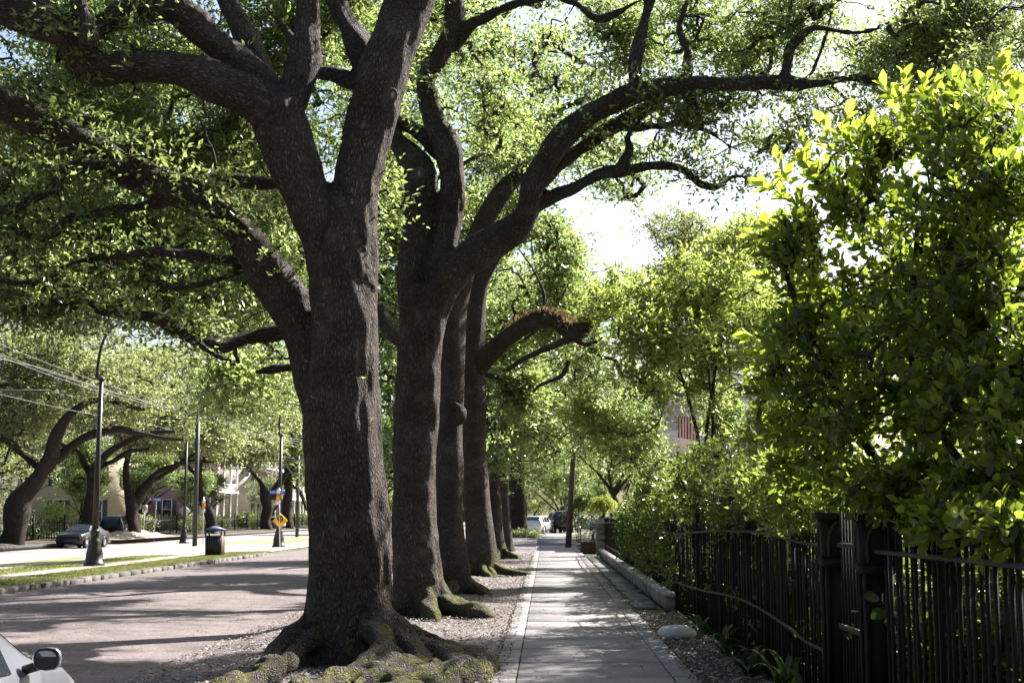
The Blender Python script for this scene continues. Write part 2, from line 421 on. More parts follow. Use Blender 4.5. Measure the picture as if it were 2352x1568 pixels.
M['polewood'] = simple('pole_wood', (.085, .055, .042), .9, var=.4, scale=5, bump=.5, bdist=.01, bscale=30)
M['polegreen'] = simple('pole_green_paint', (.035, .045, .038), .6, var=.3, bump=.2)
M['wire'] = simple('wire_metal', (.13, .13, .13), .6, .3, bump=0)
M['white'] = simple('white_paint', (.72, .70, .66), .6, var=.08, bump=.1)
M['cream'] = simple('cream_stucco', (.60, .53, .43), .8, var=.12, scale=2, bump=.2)
M['beige'] = simple('beige_stucco', (.46, .36, .27), .9, var=.15, scale=2, bump=.3)
M['glass'] = simple('dark_glass', (.02, .024, .028), .06, 0, var=.2, bump=0, spec=.8)
M['shutter'] = simple('shutter_paint', (.05, .06, .055), .6, bump=.1)
M['roof'] = simple('slate_roof', (.10, .095, .09), .8, var=.3, scale=5, bump=.4)
M['brick'] = simple('red_brick', (.09, .036, .03), .9, var=.3, scale=8, bump=.4, objrand=.35)
M['rubber'] = simple('tyre_rubber', (.018, .018, .018), .8, bump=.1)
M['alloy'] = simple('alloy_rim', (.45, .45, .46), .35, .9, var=.1, bump=0)
M['plastic'] = simple('black_plastic', (.02, .02, .02), .5, bump=.15)
M['redlens'] = simple('red_lens', (.45, .012, .012), .2, bump=0, var=.1)
M['lens'] = simple('clear_lens', (.55, .56, .58), .12, .1, bump=0, var=.1)
M['mirror'] = simple('mirror_glass', (.30, .33, .36), .03, 1.0, bump=0, var=.02)
M['bluelid'] = simple('blue_grey_lid', (.12, .15, .30), .4, .1, var=.2, bump=.1)
M['rust'] = simple('brown_panel', (.16, .09, .065), .7, var=.3, bump=.2)
M['yellow'] = simple('yellow_sign', (.75, .42, .015), .5, var=.05, bump=0)
M['orange'] = simple('orange_sign', (.75, .30, .03), .5, var=.05, bump=0)
M['blue'] = simple('blue_sign', (.04, .10, .38), .5, var=.08, bump=0)
M['signback'] = simple('sign_aluminium', (.50, .48, .46), .5, .5, var=.1, bump=0)
M['black'] = simple('sign_black', (.012, .012, .012), .6, bump=0)
M['redpaint'] = simple('flag_red', (.42, .02, .03), .8, var=.15, bump=0)
M['flagwhite'] = simple('flag_white', (.75, .74, .72), .8, var=.05, bump=0)
M['flagblue'] = simple('flag_blue', (.02, .03, .14), .8, bump=0)
M['urn'] = simple('urn_iron', (.02, .02, .02), .5, .3, bump=.2)
M['rock'] = simple('white_stone', (.62, .60, .56), .8, var=.25, scale=9, bump=.5, bdist=.015, bscale=14)
M['knot'] = simple('cut_wood', (.34, .30, .26), .9, var=.3, scale=18, bump=.4)
M['palmtrunk'] = simple('palm_trunk', (.06, .045, .03), .95, var=.4, scale=20, bump=.6, bdist=.03)
def carpaint(name, col, metal=.3):
    return simple(name, col, .32, metal, var=.04, scale=3, bump=0, coat=.8 if max(col) > .1 else .25, spec=.4 if max(col) > .1 else .25)
m = newmat('pink_siding'); t = NT(m)
sp = t.n('SeparateXYZ'); t.l(t.pos(), sp.inputs[0])
fr = t.math('FRACT', t.math('MULTIPLY', sp.outputs['Z'], 5.5))
c = t.mix(t.noise(t.pos(), 3, 4), (.40, .23, .29), (.50, .31, .37))
t.out(t.pr(c, .7, 0, .3, t.bump(fr, .8, .03))); M['pink'] = m

# ------------------------------------------------------------------ ground, roads, pavements
def strip(name, x0, x1, y0, y1, dz, mat, stepx=.5, stepy=2.0, rough=0.0, near=None, **kw):
    xs = np.unique(np.concatenate([np.linspace(x0, x1, max(2, int((x1-x0)/stepx)+1)), [p for p in PX if x0 < p < x1]]))
    ny = max(2, int((y1-y0)/stepy)+1); ys = np.linspace(y0, y1, ny)
    X, Y = np.meshgrid(xs, ys); Z = hz(X)+dz
    if rough:
        w = np.clip(np.minimum(X-x0, x1-X)/.3, 0, 1)
        Z = Z+w*rough*(np.sin(X*3.1+Y*.7)+np.sin(Y*2.3+X*1.9)+np.sin(Y*5.1-X*4.3)*.6+rng.normal(0, .5, X.shape))
    V = np.stack([X, Y, Z], -1).reshape(-1, 3); nx = len(xs)
    i = np.arange(ny-1)[:, None]*nx+np.arange(nx-1)[None]
    q = np.stack([i, i+1, i+nx+1, i+nx], -1).reshape(-1, 4)
    return link(name, mk(name, V, [q], True), mat, **kw)
xs = np.array([-3000, -400, -60]+[p for p in PX if -60 < p < 60]+[60, 400, 3000], float); ys = np.array([-300, -20, 0, 40, 80, 160, 400, 1000, 4000], float)
X, Y = np.meshgrid(xs, ys); V = np.stack([X, Y, hz(X)-.03], -1).reshape(-1, 3); nx = len(xs)
i = np.arange(len(ys)-1)[:, None]*nx+np.arange(nx-1)[None]
link('ground', mk('ground', V, [np.stack([i, i+1, i+nx+1, i+nx], -1).reshape(-1, 4)]), M['farsoil'], kind='structure', label='bare dark ground under trees, gardens and houses')
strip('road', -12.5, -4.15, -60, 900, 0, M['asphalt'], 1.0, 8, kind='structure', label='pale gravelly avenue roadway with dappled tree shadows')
strip('far_road', -30.2, -21.6, -60, 900, 0, M['farroad'], 1.5, 10, kind='structure', label='far roadway beyond the grassy median')
for (y0, y1) in ((-30, 63), (86, 500)):
    for (x0, x1, mt, nm, lb) in ((-14.7, -12.63, 'lawn', 'lawn', 'bright grass strip of the median along the kerb'), (-16.0, -14.7, 'track', 'track_bed', 'bare sandy track strip in the median nearer the kerb'),
                         (-18.4, -16.0, 'lawn', 'lawn', 'yellowish grass strip in the middle of the median'), (-19.6, -18.4, 'track', 'track_bed', 'bare sandy track strip on the far side of the median'),
                         (-21.2, -19.6, 'lawn', 'lawn', 'grass strip of the median beside the far roadway')):
        strip(nm, x0, x1, y0, y1, .004, M[mt], .4, 1.0 if y1 < 100 else 8, .012, kind='structure', label=lb+(' before the crossing' if y1 < 100 else ' beyond the crossing'))
strip('crossing_pavement', -21.5, -12.63, 63, 86, .006, M['crossing'], 1, 2, kind='structure', label='sunlit paved crossing through the median')
strip('tree_strip', -4.12, -.56, -6, 110, .004, M['shell'], .12, .25, .010, kind='structure', label='shell and leaf-litter strip around the oak trunks')
strip('verge', 1.54, 2.16, -4, 24.6, .004, M['soil'], .1, .25, .012, kind='structure', label='dark mulch verge between footpath and iron fence')
strip('garden_soil', 2.3, 12, -4, 60, .01, M['soil'], .6, 2, .02, kind='structure', label='dark garden soil behind the iron fence')
strip('verge_grass', 1.54, 2.0, 24.6, 57, .004, M['lawn'], .1, .5, .012, kind='structure', label='sparse grass around flagstones by the stone wall')
strip('driveway', 1.56, 9, 61, 67, .010, M['crossing'], .5, 1, kind='structure', label='short concrete driveway by the leaning pole')
strip('cross_street', -4, 60, 119, 131, .008, M['farroad'], 2, 4, kind='structure', label='cross street where cars are parked')
strip('cross_lawn', -4, 20, 112, 118.5, .010, M['lawn'], 1, 1, .02, kind='structure', label='small lawn strip at the end of the footpath')
strip('far_verge', -36, -31.4, 40, 400, .006, M['soil'], .7, 2, .05, kind='structure', label='bare earth verge around the far oaks')
def lit(n, x0, x1, y0, y1, size, mat, name, label, zoff=.02, up=1.0, power=1.0):
    x = rng.uniform(x0, x1, n); y = y0+(y1-y0)*rng.random(n)**power
    D = rand_dirs(n, .15); N = unit(rng.normal(0, .35, (n, 3))+np.array([0, 0, up]))
    N = unit(N-D*np.sum(N*D, 1, keepdims=True)); L = size*rng.uniform(.5, 1.3, n)
    C = np.stack([x, y, hz(x)+zoff+rng.uniform(0, .015, n)], 1)
    return link(name, leaf_mesh(name, C, D, N, L, L*rng.uniform(.4, .8, n), lvals(n)), mat, kind='stuff', label=label)
lit(26000, -4.0, -.6, 11, 60, .05, M['litter'], 'leaf_litter', 'dry fallen leaves and shell bits around the oak trunks', power=1.6)
lit(5000, 1.56, 2.14, 8, 24, .045, M['litter'], 'mulch_litter', 'dry leaves on the dark mulch by the fence', power=1.0)
lit(1500, -.5, 1.5, 10, 60, .03, M['litter'], 'footpath_leaves', 'small fallen leaves scattered on the footpath slabs', zoff=.034, power=1.5)
lit(1500, -.56, -.42, 9, 50, .04, M['litter'], 'edge_leaves', 'dry leaves gathered along the left edge of the footpath', zoff=.032, power=1.4)
lit(1500, 1.40, 1.54, 8, 40, .04, M['litter'], 'edge_leaves', 'dry leaves gathered along the fence-side edge of the footpath', zoff=.032, power=1.3)
lit(3000, -4.7, -4.1, 11, 60, .05, M['litter'], 'gutter_leaves', 'dry leaves drifted along the gutter below the oaks', zoff=.012, power=1.5)
lit(2500, -12, -4.3, 12, 60, .035, M['litter'], 'road_leaves', 'small fallen leaves scattered on the roadway', zoff=.006, power=1.5)
# footpath slabs
sw = strip('footpath', -.55, 1.5, -6, 118, .004, M['soil'], .5, 10, kind='structure', label='concrete footpath of slabs with border bands leading away')
SL = 1.52
def slabmesh(w): 
    b = MB().bevbox((0, 0, 0), (w, SL-.006, .05), .004); return b.mesh('slab')
sm_c, sm_b = slabmesh(1.545), slabmesh(.232)
for i in range(0, 48):
    y = 3.0+i*SL
    for x, me in ((-.428, sm_b), (.475, sm_c), (1.378, sm_b)):
        link('slab', me, M['slab'], sw, loc=(x, y, .008+rng.normal(0, .004)), rot=(rng.normal(0, .003), rng.normal(0, .003), rng.normal(0, .001)))
link('slab', MB().box((.475, 96.5, .012), (2.03, 42, .044)).mesh('slab_far'), M['slab'], sw)
# moss on the left footpath edge
n = 1500; y = 9+48*rng.random(n)**1.4; x = -.56+rng.normal(0, .035, n)
link('moss_edge', leaf_mesh('moss_edge', np.stack([x, y, rng.uniform(.0, .035, n)], 1), rand_dirs(n, 1.5), rand_dirs(n, 1), np.full(n, .05), np.full(n, .02), lvals(n, .1)), M['litter'], kind='stuff', label='mossy weeds along the left edge of the footpath')
# median kerb of separate stones
kb = thing('kerb', 'low kerb of rough stone blocks along the median', None, (-12.52, 20, -.17), kind='structure')
kms = []
for L in (.62, .8, .95, 1.1):
    kms.append((L, MB().bevbox((0, 0, 0), (.2, L-.015, .2), .02, jit=.005).mesh('kerb_stone')))
y = 8.0; k = 0
while y < 62.5:
    L, me = kms[int(rng.integers(0, 4))]
    link('kerb_stone', me, M['kerb'], kb, loc=(rng.normal(0, .012), y+L/2-20, .03+rng.normal(0, .008)), rot=(0, rng.normal(0, .02), rng.normal(0, .012))); y += L
for j in range(8):   # the kerb turns into the crossing
    a = j/8*1.35; link('kerb_stone', kms[0][1], M['kerb'], kb, loc=(-1.0*(1-math.cos(a))*2.6, 42.7+.3+math.sin(a)*2.6, .03), rot=(0, 0, a))
kf = thing('kerb', 'pale far kerb at the edge of the far oaks', None, (-30.35, 40, -.3), kind='structure')
MB().box((-30.35, 170, -.27), (.25, 300, .25)).build('kerb_edge', M['kerb'], kf)
# median grass blades
n = 42000; x = -14.6+1.95*rng.random(n); y = 24+42*rng.random(n)**1.2
u = rng.random(n) < .25; x[u] = rng.uniform(-18.3, -16.1, u.sum()); y[u] = rng.uniform(28, 63, u.sum())
D = unit(rng.normal(0, .45, (n, 3))+np.array([0, 0, 1])); Nn = rand_dirs(n, .2); Nn = unit(Nn-D*np.sum(Nn*D, 1, keepdims=True))
L = rng.uniform(.05, .11, n)
link('grass', leaf_mesh('grass', np.stack([x, y, hz(x)+.03], 1), D, Nn, L, np.full(n, .016), lvals(n)), M['grassblade'], kind='stuff', label='short green grass on the median')
FLECKS = []
SV = np.array(SUNV)
def cleared(C):
    """leaves out the clusters that would stand in the way of a few sun flecks"""
    for P, rad in FLECKS:
        d = C-np.array(P); t = d @ SV; q = np.linalg.norm(d-t[:, None]*SV, axis=1); C = C[~((q < rad) & (t > 1.2))]
    return C
FLECKS += [((-2.1, 12.9, .2), .7), ((-1.5, 13.6, .2), .9), ((-1.0, 14.6, .3), .7), ((-1.75, 16.3, 1.5), .6), ((-1.75, 16.3, 3.5), .6), ((-1.75, 16.3, 2.5), .5), ((-1.7, 16.3, 5.0), .5), ((-1.6, 16.3, 6.2), .5), ((-1.6, 24, 4), .5), ((-1.5, 24, .8), .5), ((-1.6, 24, 2), .5), ((-1.5, 22, .1), .8), ((-1.4, 26, .1), .9), ((.5, 24, 0), 1.0), ((.4, 29, 0), 1.2), ((.3, 36, 0), 1.2), ((.4, 47, 0), 1.6), ((-1.2, 33, 0), .9),
           ((-8.5, 15, 0), .9), ((-6, 14, 0), .8), ((-10, 19, 0), 1.0), ((-5.2, 18.5, 0), .7), ((-7.5, 18, 0), .8), ((-6.2, 21.5, 0), .8), ((-9, 24.5, 0), .9), ((-7, 29, 0), 1.0), ((-10, 32, 0), 1.1), ((-8, 37, 0), 1.2), ((-11, 42, 0), 1.3), ((-8, 47, 0), 1.4), ((-13.5, 38, 0), 1.2), ((-13.6, 50, 0), 1.5)]
class Tree:
    def __init__(s, name, label, base, group=None, cat='tree'):
        s.root = thing(name, label, cat, base, 0, group); s.base = np.array(base, float)
        s.L = []; s.C = []; s.raw = []; s.K = []; s.crook = .0
    def limb(s, spec, d0, d1=None, k=5):
        d1 = d0 if d1 is None else d1; n = len(spec); P = []; r = []
        for i, (u, v, w) in enumerate(spec):
            d = d0+(d1-d0)*i/(n-1); P.append(at(u, v, d)); r.append(w/2/F*d)
        return s.wl(P, r, k)
    def wl(s, P, r, k=5):
        Q = catmull(np.column_stack([P, r]), k); Q[:, 3] = np.maximum(Q[:, 3], .004)
        if s.crook:   # old limbs kink and swell
            L = np.concatenate([[0], np.cumsum(np.linalg.norm(np.diff(Q[:, :3], axis=0), axis=1))]); R0 = max(Q[:, 3].mean(), .03)
            w = np.clip(np.minimum(L, L[-1]-L)/(3*R0), 0, 1); ph = rng.uniform(0, 6.28, 8)
            for ax in range(3):
                Q[:, ax] += s.crook*w*Q[:, 3]*(.55*np.sin(L/(R0*3.1)+ph[ax])+.4*np.sin(L/(R0*1.5)+ph[ax+3]))
            Q[:, 3] *= 1+s.crook*.28*w*(np.sin(L/(R0*1.9)+ph[6])+.6*np.sin(L/(R0*.95)+ph[7]))
        s.L.append((Q[:, :3], Q[:, 3])); return s
    def chunk(s, u, v, d, sc=1.0, off=False):
        c = at(u, v, d)
        if any(np.linalg.norm((c-np.array(P))-((c-np.array(P)) @ SV)*SV) < rad+(1.3 if off else .5)*sc for P, rad in FLECKS): return s
        s.K.append((c, sc)); return s
    def blob(s, u, v, d, ru, rv, rd, n, gap=-.1, freq=.9):
        c = at(u, v, d); s.C.append(sample_blob(c, (ru*d/F, rd, rv*d/F), n, gap, freq, ph=len(s.C)*1.3+s.base[1])); return s
    def wblob(s, c, r, n, gap=-.1, freq=.9):
        s.C.append(sample_blob(c, r, n, gap, freq, ph=len(s.C)*1.7)); return s
    def trunk(s, mat, sides=14, voxel=0, ridge=.05, moss=0.0, part='trunk'):
        if voxel:
            mb = MB()
            for P, r in s.L: mb.tube(P, r, 16)
            for P, r in s.raw: mb.tube(P, r, 12)
            me = mb.mesh('tmp'); o = bpy.data.objects.new('tmp', me); COL.objects.link(o)
            md = o.modifiers.new('r', 'REMESH'); md.mode = 'VOXEL'; md.voxel_size = voxel
            sm = o.modifiers.new('s', 'SMOOTH'); sm.factor = .5; sm.iterations = 2
            dg = bpy.context.evaluated_depsgraph_get(); me2 = bpy.data.meshes.new_from_object(o.evaluated_get(dg))
            bpy.data.objects.remove(o); nv = len(me2.vertices)
            V = np.empty(nv*3, np.float32); me2.vertices.foreach_get('co', V); V = V.reshape(-1, 3).astype(float)
            NV = np.empty(nv*3, np.float32); me2.vertices.foreach_get('normal', NV); NV = NV.reshape(-1, 3)
            nl = len(me2.loops); lp = np.empty(nl, np.int32); me2.loops.foreach_get('vertex_index', lp)
            tt = np.empty(len(me2.polygons), np.int32); me2.polygons.foreach_get('loop_total', tt)
            ls = np.empty(len(me2.polygons), np.int32); me2.polygons.foreach_get('loop_start', ls)
            polys = [lp[ls[tt == kk][:, None]+np.arange(kk)[None]] for kk in np.unique(tt)]
            bpy.data.meshes.remove(me2)
            SP = []; SN1 = []; SN2 = []; SS = []; SR = []
            for P, r in s.L+s.raw:
                T, n1, n2 = frames(P); SP.append(P); SN1.append(n1); SN2.append(n2); SR.append(r)
                SS.append(np.concatenate([[0], np.cumsum(np.linalg.norm(np.diff(P, axis=0), axis=1))]))
            SP, SN1, SN2, SS, SR = [np.concatenate(x) for x in (SP, SN1, SN2, SS, SR)]
            bc = np.zeros((nv, 3))
            for i in range(0, nv, 20000):
                d = V[i:i+20000, None]-SP[None]; q = np.linalg.norm(d, axis=2)-SR[None]*.9; j = q.argmin(1)
                dd = d[np.arange(len(j)), j]
                TT = np.cross(SN1[j], SN2[j])
                bc[i:i+20000] = np.stack([np.sum(dd*SN1[j], 1), np.sum(dd*SN2[j], 1), SS[j]+np.sum(dd*TT, 1)], 1)
            dis = np.array([noise.noise(Vector((p[0]*2.2, p[1]*2.2, p[2]*.8)))*.05
                            + noise.noise(Vector((b[0]*9, b[1]*9, b[2]*3.0)))*.034 for p, b in zip(V, bc)])
            V = V+NV*dis[:, None]
        else:
            Vs, Qs, Bs, off = [], [], [], 0
            for P, r in s.L+s.raw:
                V, q, b = tube_np(P, r, sides)
                ang = np.tile(np.arange(sides), len(P))*2*math.pi/sides
                rr = np.repeat(r, sides); c = np.repeat(P, sides, 0)
                w = 1+ridge*(np.sin(ang*3+b[:, 2]*.7+off)+.7*np.sin(ang*5-b[:, 2]*1.3+off*2)+.6*np.sin(b[:, 2]*3.1+ang*2))
                V = c+(V-c)*w[:, None]
                Vs.append(V); Qs.append(q+off); Bs.append(b+np.array([0, 0, off*.37])); off += len(V)
                Qs.append(np.array([[off-sides+i, off-sides+(i+1) % sides, off-1, off-1] for i in range(0, sides-1)])) if 0 else None
            V = np.concatenate(Vs); bc = np.concatenate(Bs); polys = [np.concatenate([q for q in Qs if q is not None])]
            NV = unit(V-np.concatenate([np.repeat(P, sides, 0) for P, r in s.L+s.raw]))
        V = V-s.base; mo = np.zeros(len(V))
        if moss:
            mo = np.clip(1.1-V[:, 2]/1.5, 0, 1)*np.clip(.25+.55*NV[:, 2]+.45*NV[:, 0], 0, 1)*moss
            mo = np.maximum(mo, np.clip(1.25-V[:, 2]/.5, 0, 1)*np.clip(.4+.8*NV[:, 2], 0, 1)*moss)
        link(part, mk(part, V, polys, True, {'barkco': bc, 'moss': mo}), mat, s.root)
        return s
    def seeds(s, rmin=0.0):
        return np.concatenate([P[::2] for P, r in s.L if len(P)])
    def crown(s, mat, k=36, spread=.24, size=.075, rtip=.006, rings=3, sides=4, aspect=.46, quality=1, bright=0.0, rmax=.09, seedmin=2.2, p=.47, flat=.65):
        C = cleared(np.concatenate(s.C)); sd = s.seeds(); sd = sd[sd[:, 2] > s.base[2]+seedmin]
        for c, sc_ in s.K:
            fv, tw = CH[int(rng.integers(len(CH)))]; rz = rng.uniform(0, 6.28); fl = 1 if rng.random() < .5 else -1
            for nm, me in (('foliage', fv), ('branches', tw)):
                o = link(nm, me, None, s.root, loc=c-s.base, rot=(rng.normal(0, .12), rng.normal(0, .12), rz)); o.scale = (sc_*fl, sc_, sc_*rng.uniform(.85, 1.2)); o['kind'] = 'stuff'
        V, q = twigs_np(sd, np.concatenate([C]+[guide(sd, c) for c, _ in s.K]), rtip, rings, sides, p, rmax)
        o = link('branches', mk('branches', V-s.base, [q], True), M['twig'], s.root); o['kind'] = 'stuff'
        a = cluster_leaves(C, k, spread, size, aspect, flat=flat, bright=bright)
        o = link('crown', leaf_mesh('crown', a[0]-s.base, *a[1:], quality=quality), mat, s.root); o['kind'] = 'stuff'
        return s

def guide(sd, c):
    a = sd[np.argmin(np.linalg.norm(sd-c, axis=1))]; n = max(2, int(np.linalg.norm(c-a)/.45)); t = np.linspace(0, 1, n+1)[1:, None]
    off = np.cumsum(rng.normal(0, .08, (n, 3)), 0); off -= off[-1]*t; off[:, 2] += (.25*np.linalg.norm(c-a)*np.sin(t[:, 0]*math.pi))
    return a*(1-t)+c*t+off
# pads of oak foliage, built once and shared by the crowns
CH = []
for q_ in range(5):
    pc = sample_blob((0, 0, 0), (1.9, 1.9, .85), 125, .08, 1.1, q_*2.1); pc = pc[np.argsort(rng.random(len(pc)))]
    st_ = np.array([[0, 0, -.2], [.1, 0, 0], [.3, .2, .05], [-.3, -.1, .1], [.6, .4, .1], [-.6, -.3, .1]])
    tv_, tq_ = twigs_np(st_, pc, .008, 3, 3, .47, .06); tw = mk('branches', tv_, [tq_], True); tw.materials.append(M['twig'])
    fm = leaf_mesh('foliage', *cluster_leaves(pc, 32, .36, .095)); fm.materials.append(M['oak']); CH.append((fm, tw))
def roots(t, c, rays, z0=.55, r0=.2):
    for ang, ln, rr in rays:
        ca, sa = math.cos(ang), math.sin(ang); b = rng.normal(0, .12)
        pts = []
        for f, z, r in ((.15, z0, rr*1.1), (.42, z0*.42, rr), (.7, z0*.2, rr*.85), (.9, .04, rr*.7), (1.05, -.08, rr*.5)):
            a = ang+b*f*f*3; pts.append([c[0]+math.cos(a)*ln*f, c[1]+math.sin(a)*ln*f, c[2]+z])
        Q = catmull(np.column_stack([pts, [q[2] for q in ((.15, z0, rr*1.1), (.42, z0*.42, rr), (.7, z0*.2, rr*.85), (.9, .04, rr*.7), (1.05, -.08, rr*.5))]]), 4)
        t.raw.append((Q[:, :3], Q[:, 3]))

# ------------------------------------------------------------------ the row of oaks along the footpath
G_ROW = 'live oaks in a row beside the footpath'
def gbase(u, d, z=None):
    r = ray(u, 1300); x = r[0]*d; return np.array([x, d, float(hz(x)) if z is None else z])

# --- nearest oak
D1 = 16.3
b1 = gbase(795, D1)
T1 = Tree('oak_tree', 'largest nearest oak with forked trunk and mossy sprawling roots', b1, G_ROW)
T1.crook = .10
T1.limb([(805, 1560, 270), (800, 1480, 225), (799, 1420, 206), (800, 1330, 196), (795, 1200, 186), (788, 1000, 178), (792, 800, 168), (793, 650, 158), (788, 540, 128), (782, 450, 70)], D1)
T1.limb([(770, 640, 105), (735, 520, 108), (695, 410, 112), (655, 300, 122), (630, 235, 110)], D1, D1-.1)
T1.limb([(815, 640, 120), (812, 500, 114), (822, 400, 117), (848, 300, 120), (875, 205, 124), (915, 90, 118), (943, 0, 112), (975, -110, 100), (1010, -250, 80), (1060, -420, 60)], D1, D1+.5)
T1.crook = .22
T1.limb([(640, 270, 100), (560, 212, 98), (430, 158, 88), (300, 152, 82), (195, 150, 92), (150, 75, 86), (10, 30, 72), (-150, -10, 60), (-300, -60, 45)], D1-.1, D1-1.5)
T1.limb([(650, 280, 80), (692, 190, 80), (703, 100, 74), (708, 0, 71), (712, -130, 62), (730, -300, 50)], D1, D1+.3)
T1.limb([(640, 250, 80), (560, 160, 78), (475, 75, 76), (400, 15, 74), (320, 30, 70), (235, 55, 62), (190, 90, 60)], D1+.1, D1-1.0)
T1.limb([(610, 200, 60), (565, 110, 60), (528, 10, 56), (505, -100, 50), (470, -260, 40)], D1+.2, D1+.8)
T1.limb([(205, 110, 50), (185, 30, 45), (165, -60, 42), (140, -200, 34)], D1-1.2, D1-1.4)
T1.limb([(855, 210, 60), (825, 120, 62), (800, 50, 55), (770, -25, 48), (730, -150, 40)], D1+.4, D1+1.2)
T1.limb([(850, 205, 36), (790, 178, 32), (735, 165, 28), (690, 120, 24), (650, 60, 20), (610, 20, 15)], D1+.4, D1+1.5)
T1.limb([(800, 1120, 90), (775, 1020, 108), (742, 930, 112), (716, 840, 105), (695, 745, 102), (615, 620, 96), (530, 515, 90), (430, 445, 86), (300, 392, 82), (180, 330, 82), (80, 270, 84), (-60, 200, 72), (-220, 120, 55)], D1+.15, D1+.7)
T1.limb([(290, 385, 36), (240, 376, 31), (150, 395, 27), (110, 440, 24), (60, 465, 20), (-30, 490, 16)], D1+.3, D1-.4)
T1.limb([(425, 448, 34), (335, 472, 27), (250, 487, 24), (170, 500, 22), (110, 540, 20), (75, 545, 15), (20, 520, 10)], D1+.5, D1-.2)
T1.limb([(600, 612, 36), (490, 592, 28), (380, 580, 25), (270, 585, 22), (170, 605, 22), (110, 640, 18), (40, 650, 14), (-40, 640, 10)], D1+.7, D1)
T1.limb([(690, 760, 40), (600, 768, 36), (520, 790, 30), (440, 778, 36), (369, 737, 30), (300, 719, 26), (229, 716, 24), (197, 695, 18), (90, 710, 10)], D1+.9, D1+.2)
T1.limb([(440, 778, 26), (480, 805, 18), (510, 821, 13), (540, 830, 8)], D1+.5, D1+.3)
T1.limb([(705, 835, 24), (661, 846, 21), (620, 850, 16), (584, 855, 10)], D1+.9, D1+.8)
T1.limb([(590, 610, 22), (480, 650, 16), (400, 660, 14), (350, 640, 10)], D1+.7, D1+.3)
T1.limb([(700, 420, 22), (620, 420, 30), (540, 412, 26), (480, 395, 18)], D1+1.2, D1+1.9)
def rt(pts):
    Q = catmull(np.array([[b1[0]+a, b1[1]+b, c, r*.84] for a, b, c, r in pts]), 4); Q[:, :2] += rng.normal(0, .018, (len(Q), 2)); Q[:, 3] *= 1+rng.normal(0, .09, len(Q)); T1.raw.append((Q[:, :3], Q[:, 3]))
rt([(.40, -.2, .75, .19), (.52, -.9, .24, .16), (.42, -1.8, .12, .14), (.30, -2.6, .09, .14), (.10, -3.3, .06, .14), (-.02, -3.8, .0, .12), (-.1, -4.2, -.08, .08)])
rt([(.30, -.4, .5, .16), (.62, -1.3, .17, .15), (.72, -2.1, .10, .14), (.55, -2.8, .06, .13), (.5, -3.5, -.05, .08)])
rt([(.42, -.2, .62, .17), (.85, -.9, .20, .15), (1.0, -1.6, .10, .15), (.86, -2.3, .08, .14), (1.0, -3.0, .02, .12), (1.1, -3.5, -.08, .08)])
rt([(.42, 0, .58, .17), (.80, -.35, .26, .15), (1.12, -.75, .14, .16), (1.36, -1.4, .10, .17), (1.42, -2.1, .08, .17), (1.3, -2.7, -.05, .10)])
rt([(.42, .15, .45, .15), (.9, .0, .22, .14), (1.3, -.4, .12, .15), (1.58, -1.0, .09, .19), (1.62, -1.6, .06, .18), (1.6, -2.1, -.08, .09)])
rt([(-.40, -.1, .42, .16), (-.62, -.8, .16, .13), (-.58, -1.5, .10, .14), (-.48, -2.1, .08, .17), (-.55, -2.6, .0, .12)])
rt([(-.3, -.4, .3, .14), (-.50, -1.5, .06, .10), (-.62, -2.5, .04, .14), (-.60, -3.2, .06, .17), (-.72, -3.7, -.02, .12)])
rt([(.62, -1.2, .17, .12), (.95, -1.9, .13, .13), (.62, -2.3, .10, .12), (.95, -2.7, .08, .12), (.72, -3.2, .03, .11), (.85, -3.6, -.06, .07)])
rt([(.9, -1.2, .13, .11), (1.2, -1.8, .12, .13), (1.08, -2.4, .09, .13), (1.32, -2.9, .02, .10)])
rt([(.2, -2.2, .08, .11), (.52, -2.35, .10, .13), (.85, -2.2, .09, .12), (1.2, -2.2, .05, .10)])
rt([(0, .3, .4, .2), (-.1, .9, .15, .15), (-.2, 1.6, -.05, .1)])
for a_, b_, r_ in ((.70, -1.55, .17), (.98, -2.05, .15), (1.38, -1.9, .17), (.5, -2.5, .13), (-.50, -2.0, .15), (-.63, -3.3, .15), (1.05, -2.85, .12), (.22, -3.0, .12), (1.6, -1.35, .16), (1.02, -.75, .15)):
    rt([(a_-r_*.8, b_, r_*.2, r_*.5), (a_-r_*.3, b_+.03, r_*.55, r_), (a_+r_*.3, b_-.03, r_*.5, r_), (a_+r_*.9, b_, r_*.1, r_*.5)])
T1.trunk(M['bark'], voxel=.033, moss=.6)
T1.blob(150, 330, 20.0, 260, 150, 1.6, 330, .08, .75); T1.blob(420, 310, 21, 220, 130, 1.6, 300, .08, .75); T1.blob(600, 330, 21.5, 90, 140, 1.5, 110, .05)
T1.blob(60, 500, 19.2, 170, 110, 1.0, 180, .1); T1.blob(300, 520, 19.4, 250, 100, 1.0, 280, .1); T1.blob(440, 500, 16.9, 110, 60, .6, 80, .0); T1.blob(420, 580, 17.0, 120, 50, .5, 60, .05); T1.blob(120, 250, 17.2, 160, 60, .5, 60, .1)
T1.blob(120, 630, 18.6, 200, 90, 1.2, 240, .1); T1.blob(400, 680, 19.0, 240, 80, 1.2, 260, .12); T1.blob(570, 720, 19.4, 100, 60, 1.0, 60, .1)
T1.blob(200, 690, 18.4, 230, 36, 1.0, 70, .1); T1.blob(540, 860, 17.4, 80, 36, .5, 55, -.2); T1.blob(650, 620, 21.0, 70, 150, 1.2, 110, .05)
T1.blob(60, 190, 18.6, 160, 90, 1.2, 110, .12); T1.blob(640, 90, 20.2, 80, 100, 1.2, 90, .1); T1.blob(890, 490, 17.4, 40, 80, .8, 30, -.2)
T1.blob(280, 90, 20.5, 340, 90, 1.8, 210, .12); T1.blob(800, 60, 21, 100, 80, 1.2, 80, .1)
